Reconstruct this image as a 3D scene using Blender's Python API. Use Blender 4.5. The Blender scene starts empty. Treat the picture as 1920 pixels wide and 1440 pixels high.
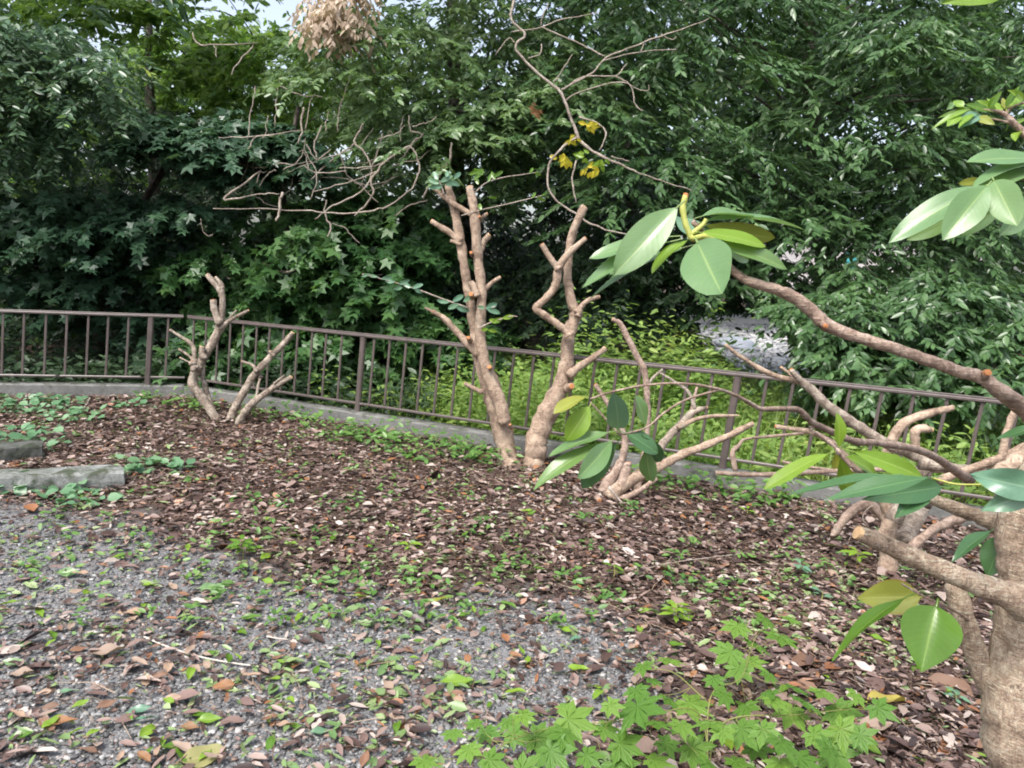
import bpy, math, random
import numpy as np
from mathutils import Vector, Matrix

random.seed(7)
rng = np.random.default_rng(7)
scene = bpy.context.scene
col = scene.collection

# ------------------------------------------------------------------ camera
FPX = 1440.0                       # focal length in photo pixels (photo is 1920 x 1440)
PITCH = math.radians(9.04)
ROLL = math.radians(2.9)
CAM = np.array([0.0, 0.0, 1.75])
fw = np.array([0, math.cos(PITCH), -math.sin(PITCH)])
u0 = np.array([0, math.sin(PITCH), math.cos(PITCH)])
r0 = np.array([1.0, 0, 0])
RT = math.cos(ROLL) * r0 + math.sin(ROLL) * u0
UP = -math.sin(ROLL) * r0 + math.cos(ROLL) * u0
cd = bpy.data.cameras.new('camera')
cam = bpy.data.objects.new('camera', cd)
col.objects.link(cam)
cd.sensor_width = 36.0
cd.lens = 36.0 * FPX / 1920.0
cd.clip_start = 0.05
cd.clip_end = 600
cam.matrix_world = Matrix(((RT[0], UP[0], -fw[0], CAM[0]), (RT[1], UP[1], -fw[1], CAM[1]),
                           (RT[2], UP[2], -fw[2], CAM[2]), (0, 0, 0, 1)))
scene.camera = cam

# ------------------------------------------------------------------ sky, sun, exposure
SUN_EL, SUN_AZ = math.radians(60), math.radians(215)     # high, behind the camera and to its left
world = bpy.data.worlds.new('World')
scene.world = world
world.use_nodes = True
wn = world.node_tree
sky = wn.nodes.new('ShaderNodeTexSky')
sky.sky_type = 'NISHITA'
sky.sun_disc = False
sky.sun_elevation = SUN_EL
sky.sun_rotation = SUN_AZ
sky.air_density = 1.0
sky.dust_density = 4.0
sky.ozone_density = 1.0
hs = wn.nodes.new('ShaderNodeHueSaturation')             # overcast: the whole sky greyer
hs.inputs['Saturation'].default_value = 0.62
wn.links.new(sky.outputs['Color'], hs.inputs['Color'])
wn.links.new(hs.outputs['Color'], wn.nodes['Background'].inputs['Color'])
wn.nodes['Background'].inputs['Strength'].default_value = 0.12
sl = bpy.data.lights.new('sun', 'SUN')
sl.energy = 1.5
sl.angle = math.radians(22)
sl.color = (1.0, 0.97, 0.93)
so = bpy.data.objects.new('sun', sl)
col.objects.link(so)
sd = Vector((math.sin(SUN_AZ) * math.cos(SUN_EL), math.cos(SUN_AZ) * math.cos(SUN_EL), math.sin(SUN_EL)))
so.rotation_euler = sd.to_track_quat('Z', 'Y').to_euler()
scene.view_settings.view_transform = 'Standard'
scene.view_settings.look = 'None'
scene.view_settings.exposure = 1.5
scene.view_settings.gamma = 1.0
scene.view_settings.use_curve_mapping = False
cy = scene.cycles
cy.max_bounces = 6
cy.diffuse_bounces = 4
cy.glossy_bounces = 2
cy.transmission_bounces = 3
cy.transparent_max_bounces = 4
cy.use_denoising = True
cy.filter_width = 1.9
cy.use_adaptive_sampling = True
cy.adaptive_threshold = 0.02

# ------------------------------------------------------------------ coordinates
def P(px, py, d):
    """point seen at photo pixel (px, py) at forward distance d"""
    px = np.asarray(px, float); py = np.asarray(py, float); d = np.asarray(d, float)
    xc = (px - 960) / FPX; yc = -(py - 720) / FPX
    return CAM + d[..., None] * (fw + xc[..., None] * RT + yc[..., None] * UP)

def proj(w):
    v = np.asarray(w) - CAM
    d = v @ fw
    return 960 + FPX * (v @ RT) / d, 720 - FPX * (v @ UP) / d, d

def gd(px, py, z=0.0):
    """forward distance of the ground (height z) under a photo pixel"""
    xc = (px - 960) / FPX; yc = -(py - 720) / FPX
    r = fw + xc * RT + yc * UP
    return (z - CAM[2]) / r[2]

def G(px, py, z=0.0):
    return P(px, py, gd(px, py, z))

def unit(v):
    v = np.asarray(v, float)
    return v / np.maximum(np.linalg.norm(v, axis=-1, keepdims=True), 1e-9)

# ------------------------------------------------------------------ materials
def new_mat(name):
    m = bpy.data.materials.new(name)
    m.use_nodes = True
    nt = m.node_tree
    for n in list(nt.nodes):
        if n.type != 'OUTPUT_MATERIAL':
            nt.nodes.remove(n)
    out = [n for n in nt.nodes if n.type == 'OUTPUT_MATERIAL'][0]
    return m, nt, out

def nd(nt, t, **kw):
    n = nt.nodes.new(t)
    for k, v in kw.items():
        if k in n.inputs.keys():
            n.inputs[k].default_value = v
        else:
            setattr(n, k, v)
    return n

def ramp(nt, stops, fac, interp='LINEAR'):
    r = nt.nodes.new('ShaderNodeValToRGB')
    cr = r.color_ramp
    cr.interpolation = interp
    while len(cr.elements) > 1:
        cr.elements.remove(cr.elements[-1])
    cr.elements[0].position = stops[0][0]
    cr.elements[0].color = (*stops[0][1], 1)
    for p, c in stops[1:]:
        e = cr.elements.new(p)
        e.color = (*c, 1)
    nt.links.new(fac, r.inputs['Fac'])
    return r.outputs['Color']

def mixc(nt, f, a, b, blend='MIX'):
    m = nt.nodes.new('ShaderNodeMix')
    m.data_type = 'RGBA'
    m.blend_type = blend
    for sock, v in ((m.inputs[0], f), (m.inputs[6], a), (m.inputs[7], b)):
        if hasattr(v, 'is_output'):
            nt.links.new(v, sock)
        else:
            sock.default_value = (*v, 1) if isinstance(v, tuple) else v
    return m.outputs[2]

def math_n(nt, op, a, b=None, clamp=False):
    m = nt.nodes.new('ShaderNodeMath')
    m.operation = op
    m.use_clamp = clamp
    for i, v in enumerate((a, b)):
        if v is None:
            continue
        if hasattr(v, 'is_output'):
            nt.links.new(v, m.inputs[i])
        else:
            m.inputs[i].default_value = v
    return m.outputs[0]

def noise(nt, scale, detail=4, rough=0.6, vec=None, dist=0.0):
    n = nd(nt, 'ShaderNodeTexNoise', Scale=scale, Detail=detail, Roughness=rough, Distortion=dist)
    if vec is not None:
        nt.links.new(vec, n.inputs['Vector'])
    return n.outputs['Fac']

def objco(nt, scale=(1, 1, 1)):
    t = nt.nodes.new('ShaderNodeTexCoord')
    mp = nd(nt, 'ShaderNodeMapping')
    mp.inputs['Scale'].default_value = scale
    nt.links.new(t.outputs['Object'], mp.inputs['Vector'])
    return mp.outputs['Vector']

def bump(nt, h, strength, distance=0.01):
    b = nd(nt, 'ShaderNodeBump', Strength=strength, Distance=distance)
    nt.links.new(h, b.inputs['Height'])
    return b.outputs['Normal']

def finish_leaf(nt, out, colour, rough, transl, spec, normal=None, tcol=None):
    b = nd(nt, 'ShaderNodeBsdfPrincipled', Roughness=rough)
    b.inputs['Specular IOR Level'].default_value = spec
    nt.links.new(colour, b.inputs['Base Color'])
    t = nd(nt, 'ShaderNodeBsdfTranslucent')
    nt.links.new(tcol if tcol is not None else mixc(nt, 0.6, colour, (1.0, 1.0, 0.35), 'MULTIPLY'), t.inputs['Color'])
    if normal is not None:
        nt.links.new(normal, b.inputs['Normal'])
    mx = nd(nt, 'ShaderNodeMixShader', Fac=transl)
    nt.links.new(b.outputs[0], mx.inputs[1])
    nt.links.new(t.outputs[0], mx.inputs[2])
    nt.links.new(mx.outputs[0], out.inputs['Surface'])

def mat_foliage(name, stops, rough=0.42, transl=0.35, spec=0.5, patch=0.5):
    """many small leaves in one mesh: each leaf takes its own colour"""
    m, nt, out = new_mat(name)
    g = nt.nodes.new('ShaderNodeNewGeometry')
    nz = noise(nt, 0.9, 2, 0.5, objco(nt))
    f = math_n(nt, 'ADD', math_n(nt, 'MULTIPLY', g.outputs['Random Per Island'], 1 - patch),
               math_n(nt, 'MULTIPLY', math_n(nt, 'SUBTRACT', nz, 0.25), patch * 2), True)
    c = ramp(nt, stops, f)
    finish_leaf(nt, out, c, rough, transl, spec)
    return m

def mat_leaf(name, base, rib, rough=0.38, transl=0.3, spec=0.5, spots=0.0, edge=None):
    """one large leaf: pale midrib, side veins, mottling (uses the leaf's own UVs)"""
    m, nt, out = new_mat(name)
    uv = nt.nodes.new('ShaderNodeUVMap')
    sp = nt.nodes.new('ShaderNodeSeparateXYZ')
    nt.links.new(uv.outputs[0], sp.inputs[0])
    a = math_n(nt, 'ABSOLUTE', math_n(nt, 'SUBTRACT', sp.outputs[0], 0.5))
    mid = math_n(nt, 'SUBTRACT', 1.0, math_n(nt, 'MULTIPLY', a, 26.0), True)
    vein = math_n(nt, 'SINE', math_n(nt, 'MULTIPLY', math_n(nt, 'SUBTRACT', sp.outputs[1], math_n(nt, 'MULTIPLY', a, 0.45)), 75.0))
    vl = math_n(nt, 'MULTIPLY', math_n(nt, 'SUBTRACT', vein, 0.72), 1.6, True)
    oi = nt.nodes.new('ShaderNodeObjectInfo')
    co = objco(nt)
    nz = noise(nt, 45, 3, 0.6, co)
    c = mixc(nt, math_n(nt, 'MULTIPLY', nz, 0.55), base, tuple(x * 0.62 for x in base))
    c = mixc(nt, math_n(nt, 'MULTIPLY', oi.outputs['Random'], 0.35), c, (base[0] * 1.5, base[1] * 1.15, base[2] * 0.8))
    c = mixc(nt, math_n(nt, 'MULTIPLY', vl, 0.17), c, rib)
    c = mixc(nt, math_n(nt, 'MULTIPLY', mid, 0.65), c, rib)
    if edge:
        ef = math_n(nt, 'MULTIPLY', math_n(nt, 'SUBTRACT', math_n(nt, 'ADD', a, math_n(nt, 'MULTIPLY', noise(nt, 30, 2, 0.5, co), 0.12)), 0.49), 12.0, True)
        c = mixc(nt, ef, c, edge)
    bl = noise(nt, 26, 4, 0.7, co, 0.5)
    c = mixc(nt, math_n(nt, 'MULTIPLY', math_n(nt, 'SUBTRACT', bl, 0.58), 3.0, True), c, (base[0] * 1.35, base[1] * 1.05, base[2] * 0.9))
    c = mixc(nt, math_n(nt, 'MULTIPLY', math_n(nt, 'SUBTRACT', bl, 0.70), 9.0, True), c, (0.24, 0.17, 0.06))
    if spots:
        s2 = noise(nt, 160, 2, 0.5, co)
        c = mixc(nt, math_n(nt, 'MULTIPLY', math_n(nt, 'SUBTRACT', s2, 0.66), 8.0 * spots, True), c, (0.22, 0.13, 0.05))
    h = math_n(nt, 'ADD', math_n(nt, 'MULTIPLY', vl, -0.5), math_n(nt, 'MULTIPLY', mid, -1.0))
    h = math_n(nt, 'ADD', h, math_n(nt, 'MULTIPLY', nz, 0.6))
    finish_leaf(nt, out, c, rough, transl, spec, bump(nt, h, 0.10, 0.003))
    return m

def mat_bark(name, c1, c2, c3, scale=1.0, rough=0.85, bstr=0.7, lich=0.5):
    m, nt, out = new_mat(name)
    co = objco(nt)
    a = noise(nt, 11 * scale, 6, 0.7, co, 0.8)
    b = noise(nt, 75 * scale, 4, 0.7, co)
    lo = objco(nt, (1, 1, 0.22))
    st = noise(nt, 48 * scale, 4, 0.65, lo, 1.5)
    hz_ = noise(nt, 40 * scale, 3, 0.6, objco(nt, (0.35, 0.35, 2.2)), 0.5)
    c = ramp(nt, [(0.36, c2), (0.5, c1), (0.64, c3)], a)
    c = mixc(nt, math_n(nt, 'MULTIPLY', math_n(nt, 'SUBTRACT', st, 0.50), 4.5, True), c, tuple(x * 0.75 for x in c2))
    c = mixc(nt, math_n(nt, 'MULTIPLY', math_n(nt, 'SUBTRACT', hz_, 0.56), 5.0, True), c, tuple(min(0.62, x * 1.2) for x in c3))
    c = mixc(nt, math_n(nt, 'MULTIPLY', math_n(nt, 'SUBTRACT', b, 0.58), 6.0 * lich, True), c, (0.54, 0.52, 0.46))
    c = mixc(nt, math_n(nt, 'MULTIPLY', math_n(nt, 'SUBTRACT', noise(nt, 20 * scale, 4, 0.65, co), 0.60), 7.0, True), c, tuple(x * 0.38 for x in c2))
    big = noise(nt, 4.5 * scale ** 0.5, 5, 0.65, co, 0.5)
    c = mixc(nt, math_n(nt, 'MULTIPLY', math_n(nt, 'SUBTRACT', big, 0.52), 4.0, True), c, tuple(x * 0.62 for x in c2))
    c = mixc(nt, math_n(nt, 'MULTIPLY', math_n(nt, 'SUBTRACT', noise(nt, 6 * scale, 5, 0.7, co, 0.3), 0.57), 4.0, True), c, (0.24, 0.24, 0.19))
    c = mixc(nt, math_n(nt, 'MULTIPLY', math_n(nt, 'SUBTRACT', 0.44, big), 4.0, True), c, tuple(min(0.6, x * 1.12) for x in c3))
    h = math_n(nt, 'ADD', math_n(nt, 'MULTIPLY', st, 0.8), math_n(nt, 'ADD', math_n(nt, 'MULTIPLY', b, 0.5), math_n(nt, 'MULTIPLY', hz_, 0.6)))
    p = nd(nt, 'ShaderNodeBsdfPrincipled', Roughness=rough)
    p.inputs['Specular IOR Level'].default_value = 0.25
    nt.links.new(c, p.inputs['Base Color'])
    nt.links.new(bump(nt, h, bstr, 0.012 / scale ** 0.5), p.inputs['Normal'])
    nt.links.new(p.outputs[0], out.inputs['Surface'])
    return m

def mat_plain(name, c1, c2, scale, rough=0.8, bstr=0.2, spec=0.3, metal=0.0, spread=1.0):
    m, nt, out = new_mat(name)
    co = objco(nt)
    a = noise(nt, scale, 6, 0.7, co)
    c = ramp(nt, [(0.5 - 0.22 * spread, c1), (0.5 + 0.22 * spread, c2)], a)
    p = nd(nt, 'ShaderNodeBsdfPrincipled', Roughness=rough, Metallic=metal)
    p.inputs['Specular IOR Level'].default_value = spec
    nt.links.new(c, p.inputs['Base Color'])
    nt.links.new(bump(nt, noise(nt, scale * 6, 4, 0.7, co), bstr, 0.004), p.inputs['Normal'])
    nt.links.new(p.outputs[0], out.inputs['Surface'])
    return m

def mat_stained(name, c1, c2, stain, thr):
    m, nt, out = new_mat(name)
    co = objco(nt)
    c = ramp(nt, [(0.3, c1), (0.7, c2)], noise(nt, 4, 6, 0.75, co))
    c = mixc(nt, math_n(nt, 'MULTIPLY', math_n(nt, 'SUBTRACT', noise(nt, 70, 3, 0.7, co), 0.5), 3.0, True), c, tuple(x * 0.55 for x in c1))
    g = nt.nodes.new('ShaderNodeNewGeometry')
    sx = nt.nodes.new('ShaderNodeSeparateXYZ')
    nt.links.new(g.outputs['Normal'], sx.inputs[0])
    f = math_n(nt, 'ADD', noise(nt, 7, 5, 0.7, co, 0.6), math_n(nt, 'MULTIPLY', sx.outputs[2], 0.10))
    c = mixc(nt, math_n(nt, 'MULTIPLY', math_n(nt, 'SUBTRACT', f, thr), 5.0, True), c, stain)
    p = nd(nt, 'ShaderNodeBsdfPrincipled', Roughness=0.9)
    p.inputs['Specular IOR Level'].default_value = 0.25
    nt.links.new(c, p.inputs['Base Color'])
    nt.links.new(bump(nt, noise(nt, 40, 5, 0.7, co), 0.6, 0.01), p.inputs['Normal'])
    nt.links.new(p.outputs[0], out.inputs['Surface'])
    return m

def mat_island(name, stops, rough=0.8, spec=0.3, patch=None, interp='LINEAR'):
    m, nt, out = new_mat(name)
    g = nt.nodes.new('ShaderNodeNewGeometry')
    co = objco(nt)
    f = g.outputs['Random Per Island']
    c = ramp(nt, stops, f, interp)
    c = mixc(nt, math_n(nt, 'MULTIPLY', noise(nt, 90, 3, 0.6, co), 0.5), c, (0.4, 0.38, 0.36), 'MULTIPLY')
    if patch:
        pf = math_n(nt, 'MULTIPLY', math_n(nt, 'SUBTRACT', noise(nt, 1.3, 5, 0.62, co, 0.4), 0.44), 5.0, True)
        c = mixc(nt, math_n(nt, 'MULTIPLY', math_n(nt, 'SUBTRACT', 1.0, pf), patch), c, (0.30, 0.26, 0.25), 'MULTIPLY')
    p = nd(nt, 'ShaderNodeBsdfPrincipled', Roughness=rough)
    p.inputs['Specular IOR Level'].default_value = spec
    nt.links.new(c, p.inputs['Base Color'])
    nt.links.new(p.outputs[0], out.inputs['Surface'])
    return m

M = {}
M['bark'] = mat_bark('bark_tan', (0.33, 0.24, 0.175), (0.185, 0.125, 0.09), (0.46, 0.355, 0.265), 1.3)
M['bark_grey'] = mat_bark('bark_grey', (0.26, 0.205, 0.16), (0.12, 0.088, 0.068), (0.44, 0.38, 0.31), 1.4)
M['bark_pink'] = mat_bark('bark_pinkish', (0.31, 0.22, 0.17), (0.17, 0.115, 0.088), (0.45, 0.35, 0.285), 2.2)
M['bark_near'] = mat_bark('bark_near', (0.40, 0.30, 0.215), (0.23, 0.16, 0.115), (0.58, 0.48, 0.36), 3.2, 0.85, 1.0, 0.9)
M['bark_dark'] = mat_bark('bark_dark', (0.085, 0.07, 0.058), (0.045, 0.036, 0.03), (0.15, 0.13, 0.11), 0.6)
M['bark_mid'] = mat_bark('bark_mid', (0.20, 0.175, 0.15), (0.10, 0.085, 0.07), (0.30, 0.27, 0.23), 0.8)
M['bark_dead'] = mat_bark('bark_dead', (0.34, 0.28, 0.23), (0.20, 0.16, 0.13), (0.46, 0.41, 0.35), 2.0)
M['cut'] = mat_plain('cut_wood', (0.50, 0.30, 0.15), (0.62, 0.43, 0.25), 60, 0.8)
M['cut_orange'] = mat_plain('cut_wood_orange', (0.36, 0.13, 0.05), (0.58, 0.28, 0.12), 130, 0.85, 0.6, 0.2)
M['iron'] = mat_plain('painted_iron', (0.070, 0.056, 0.051), (0.125, 0.10, 0.092), 10, 0.34, 0.08, 0.6)
M['concrete'] = mat_plain('concrete', (0.20, 0.20, 0.195), (0.36, 0.355, 0.34), 5, 0.9, 0.35)
M['moss_concrete'] = mat_stained('mossy_concrete', (0.14, 0.148, 0.138), (0.31, 0.32, 0.305), (0.05, 0.06, 0.038), 0.48)
M['concrete'] = mat_stained('stained_concrete', (0.12, 0.12, 0.115), (0.23, 0.228, 0.215), (0.05, 0.055, 0.038), 0.54)
M['dark_concrete'] = mat_stained('dark_concrete', (0.07, 0.072, 0.066), (0.14, 0.142, 0.132), (0.035, 0.042, 0.028), 0.5)
M['rhodo'] = mat_leaf('rhododendron_leaf', (0.12, 0.235, 0.075), (0.32, 0.42, 0.16), 0.32, 0.28, 0.8, 0.3)
M['rhodo_pale'] = mat_leaf('rhododendron_leaf_pale', (0.155, 0.295, 0.115), (0.36, 0.48, 0.17), 0.32, 0.35, 0.9, 0.2)
M['rhodo_dark'] = mat_leaf('rhododendron_leaf_dark', (0.055, 0.14, 0.055), (0.14, 0.26, 0.10), 0.26, 0.2, 0.6, 0.1)
M['rhodo_yellow'] = mat_leaf('rhododendron_leaf_yellowing', (0.26, 0.31, 0.055), (0.42, 0.45, 0.12), 0.42, 0.35, 0.4, 0.4, (0.30, 0.20, 0.05))
M['rhodo_lime'] = mat_leaf('rhododendron_leaf_lime', (0.20, 0.36, 0.04), (0.42, 0.55, 0.14), 0.36, 0.4, 0.5)
M['camellia'] = mat_leaf('camellia_leaf', (0.11, 0.235, 0.03), (0.26, 0.40, 0.08), 0.22, 0.4, 0.6)
M['blue_leaf'] = mat_leaf('bluish_leaf', (0.12, 0.25, 0.16), (0.25, 0.38, 0.24), 0.3, 0.2, 0.6)
M['maple_near'] = mat_leaf('maple_leaf', (0.12, 0.26, 0.045), (0.19, 0.34, 0.08), 0.45, 0.45, 0.35)
M['maple_near_pale'] = mat_leaf('maple_leaf_pale', (0.17, 0.335, 0.065), (0.24, 0.41, 0.10), 0.45, 0.48, 0.35)
M['yellow_leaf'] = mat_leaf('yellow_leaf', (0.62, 0.57, 0.06), (0.66, 0.62, 0.16), 0.5, 0.45, 0.3, 0.5)
M['dull_yellow_leaf'] = mat_leaf('dull_yellow_leaf', (0.40, 0.34, 0.08), (0.44, 0.38, 0.14), 0.55, 0.25, 0.3, 0.9, (0.25, 0.13, 0.05))
M['orange_leaf'] = mat_leaf('orange_leaf', (0.24, 0.135, 0.07), (0.32, 0.21, 0.12), 0.5, 0.2, 0.35, 0.8)
M['brown_leaf'] = mat_leaf('brown_leaf', (0.19, 0.115, 0.08), (0.27, 0.18, 0.13), 0.6, 0.15, 0.3, 0.3)
M['tan_leaf'] = mat_leaf('tan_leaf', (0.31, 0.235, 0.185), (0.40, 0.32, 0.25), 0.55, 0.15, 0.35, 0.8)
M['olive_leaf'] = mat_leaf('olive_leaf', (0.24, 0.24, 0.10), (0.34, 0.32, 0.15), 0.6, 0.15, 0.3, 0.6)
M['petiole'] = mat_plain('petiole', (0.35, 0.38, 0.08), (0.45, 0.45, 0.14), 40, 0.5)

M['sap_stem'] = mat_plain('sapling_stem', (0.16, 0.20, 0.05), (0.24, 0.22, 0.08), 40, 0.5)
M['f_right'] = mat_foliage('foliage_drooping', [(0.0, (0.028, 0.068, 0.028)), (0.45, (0.068, 0.14, 0.05)), (0.8, (0.125, 0.225, 0.085)), (1.0, (0.22, 0.33, 0.14))], 0.33, 0.38, 0.65)
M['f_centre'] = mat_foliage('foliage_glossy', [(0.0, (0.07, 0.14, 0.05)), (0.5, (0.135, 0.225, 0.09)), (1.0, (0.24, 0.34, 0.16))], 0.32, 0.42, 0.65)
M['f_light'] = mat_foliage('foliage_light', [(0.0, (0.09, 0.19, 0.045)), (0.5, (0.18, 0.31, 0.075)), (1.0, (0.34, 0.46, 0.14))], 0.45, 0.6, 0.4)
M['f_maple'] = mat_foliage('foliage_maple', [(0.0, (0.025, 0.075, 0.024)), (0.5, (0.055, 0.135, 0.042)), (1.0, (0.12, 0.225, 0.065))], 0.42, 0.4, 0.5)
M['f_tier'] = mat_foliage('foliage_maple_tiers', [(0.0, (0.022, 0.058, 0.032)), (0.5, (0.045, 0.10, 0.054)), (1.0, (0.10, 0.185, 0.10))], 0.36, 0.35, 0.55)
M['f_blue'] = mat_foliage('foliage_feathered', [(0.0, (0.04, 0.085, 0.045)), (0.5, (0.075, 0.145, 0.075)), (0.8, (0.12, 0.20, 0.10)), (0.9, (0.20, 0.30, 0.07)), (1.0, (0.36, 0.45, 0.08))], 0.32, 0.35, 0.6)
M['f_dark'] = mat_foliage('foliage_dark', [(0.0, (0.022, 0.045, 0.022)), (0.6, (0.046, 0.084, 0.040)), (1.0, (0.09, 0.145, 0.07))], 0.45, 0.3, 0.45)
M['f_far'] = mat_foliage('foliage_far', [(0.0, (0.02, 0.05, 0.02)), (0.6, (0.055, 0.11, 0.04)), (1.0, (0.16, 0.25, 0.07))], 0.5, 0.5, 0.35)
M['f_under'] = mat_foliage('foliage_undergrowth', [(0.0, (0.10, 0.20, 0.05)), (0.4, (0.21, 0.34, 0.085)), (0.75, (0.34, 0.47, 0.13)), (0.93, (0.45, 0.48, 0.15)), (1.0, (0.46, 0.34, 0.16))], 0.45, 0.5, 0.4)  # leaf colours raised in place of the light that the trees block
M['f_weed'] = mat_foliage('foliage_weed', [(0.0, (0.05, 0.13, 0.03)), (0.5, (0.11, 0.23, 0.05)), (1.0, (0.22, 0.36, 0.10))], 0.4, 0.35, 0.5)
M['f_weed_blue'] = mat_foliage('foliage_weed_bluish', [(0.0, (0.07, 0.17, 0.08)), (0.5, (0.13, 0.26, 0.13)), (1.0, (0.26, 0.40, 0.22))], 0.35, 0.3, 0.5)
M['f_deadleaf'] = mat_foliage('foliage_dead', [(0.0, (0.24, 0.17, 0.12)), (0.5, (0.44, 0.34, 0.26)), (1.0, (0.64, 0.55, 0.45))], 0.6, 0.3, 0.3)
M['litter'] = mat_island('leaf_litter', [(0.0, (0.040, 0.024, 0.020)), (0.28, (0.098, 0.060, 0.050)), (0.54, (0.19, 0.122, 0.102)), (0.72, (0.29, 0.20, 0.17)), (0.83, (0.43, 0.32, 0.27)), (0.91, (0.58, 0.49, 0.43)), (0.96, (0.66, 0.58, 0.52)), (0.967, (0.34, 0.14, 0.06)), (1.0, (0.38, 0.19, 0.09))], 0.42, 0.5, 0.5)
M['litter_green'] = mat_foliage('leaf_litter_green', [(0.0, (0.07, 0.16, 0.06)), (0.35, (0.14, 0.23, 0.08)), (0.7, (0.24, 0.32, 0.13)), (1.0, (0.40, 0.46, 0.26))], 0.36, 0.2, 0.6)
M['gravel'] = mat_island('gravel_stone', [(0.0, (0.07, 0.07, 0.073)), (0.3, (0.14, 0.139, 0.138)), (0.6, (0.23, 0.229, 0.226)), (0.80, (0.33, 0.333, 0.335)), (0.85, (0.24, 0.15, 0.115)), (0.92, (0.32, 0.27, 0.23)), (1.0, (0.52, 0.52, 0.51))], 0.65, 0.4)
M['lit_stone'] = mat_island('river_stone', [(0.0, (0.36, 0.365, 0.39)), (0.5, (0.60, 0.60, 0.62)), (1.0, (0.80, 0.79, 0.78))], 0.7, 0.4)  # albedo raised: light falling through an opening is put into the colour
M['twig_litter'] = mat_island('twig_litter', [(0.0, (0.13, 0.085, 0.06)), (0.6, (0.26, 0.17, 0.12)), (1.0, (0.45, 0.36, 0.28))], 0.8, 0.3)

# ------------------------------------------------------------------ object helpers
def add_obj(name, me, parent=None, mat=None, loc=None):
    o = bpy.data.objects.new(name, me)
    col.objects.link(o)
    if mat is not None and me is not None and not me.materials:
        me.materials.append(mat)
    if parent is not None:
        o.parent = parent
    if loc is not None:
        o.location = loc
    return o

def tag(o, label, cat=None, group=None, kind=None):
    o['label'] = label
    if cat:
        o['category'] = cat
    if group:
        o['group'] = group
    if kind:
        o['kind'] = kind
    return o

def thing(name, label, cat, loc, group=None):
    o = bpy.data.objects.new(name, None)
    o.empty_display_size = 0.1
    col.objects.link(o)
    o.location = loc
    return tag(o, label, cat, group)

def base_of(parent):
    return np.array(parent.location) if parent is not None else np.zeros(3)

def mesh_py(name, verts, faces, smooth=True):
    me = bpy.data.meshes.new(name)
    me.from_pydata([tuple(map(float, v)) for v in verts], [], faces)
    if smooth:
        me.polygons.foreach_set('use_smooth', [True] * len(me.polygons))
    me.update()
    return me

def mesh_np(name, verts, faces, smooth=False):
    """verts (n,3), faces (m,k): one big mesh quickly"""
    me = bpy.data.meshes.new(name)
    verts = np.ascontiguousarray(verts, dtype=np.float32)
    faces = np.ascontiguousarray(faces, dtype=np.int32)
    m, k = faces.shape
    me.vertices.add(len(verts))
    me.vertices.foreach_set('co', verts.ravel())
    me.loops.add(m * k)
    me.loops.foreach_set('vertex_index', faces.ravel())
    me.polygons.add(m)
    me.polygons.foreach_set('loop_start', np.arange(0, m * k, k, dtype=np.int32))
    if smooth:
        me.polygons.foreach_set('use_smooth', np.ones(m, dtype=bool))
    me.update(calc_edges=True)
    return me

def catmull(a, sub=5):
    """smooth a list of control rows"""
    a = np.asarray(a, float)
    if len(a) < 3:
        t = np.linspace(0, 1, sub + 1)[:, None]
        return a[0] * (1 - t) + a[-1] * t
    p = np.vstack([2 * a[0] - a[1], a, 2 * a[-1] - a[-2]])
    out = []
    for i in range(1, len(p) - 2):
        for k in range(sub):
            t = k / sub
            out.append(0.5 * ((2 * p[i]) + (-p[i - 1] + p[i + 1]) * t + (2 * p[i - 1] - 5 * p[i] + 4 * p[i + 1] - p[i + 2]) * t * t
                              + (-p[i - 1] + 3 * p[i] - 3 * p[i + 1] + p[i + 2]) * t ** 3))
    out.append(a[-1])
    return np.array(out)

def tube_geo(pts, rad, n=9, knob=0.08, seed=0, caps=True):
    r = np.random.default_rng(seed)
    pts = np.asarray(pts, float); rad = np.asarray(rad, float)
    N = len(pts)
    tan = unit(np.gradient(pts, axis=0))
    nv = np.cross(tan[0], [0.3, 0.2, 0.9]); nv = unit(nv)
    vs = []
    ph = np.linspace(0, 2 * np.pi, n, endpoint=False)
    k1, k2 = r.uniform(0, 6, 2)
    lob = r.uniform(-1, 1, (3, 2))
    for i in range(N):
        nv = unit(nv - tan[i] * np.dot(nv, tan[i]))
        bv = np.cross(tan[i], nv)
        rr = rad[i] * (1 + knob * math.sin(i * 1.3 + k1) * 0.6 + knob * r.normal() * 0.5)
        s = 1 + knob * (np.sin(ph * 2 + k2 + i * 0.15) * 0.7 + np.sin(ph * 3 + i * 0.3) * 0.5) + knob * 0.35 * r.normal(size=n)
        vs.append(pts[i] + rr * s[:, None] * (np.cos(ph)[:, None] * nv + np.sin(ph)[:, None] * bv))
    v = np.vstack(vs)
    f = []
    for i in range(N - 1):
        for j in range(n):
            j2 = (j + 1) % n
            f.append((i * n + j, i * n + j2, (i + 1) * n + j2, (i + 1) * n + j))
    if caps:
        f.append(tuple(range(n - 1, -1, -1)))
        f.append(tuple((N - 1) * n + j for j in range(n)))
    return v, f

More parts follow.
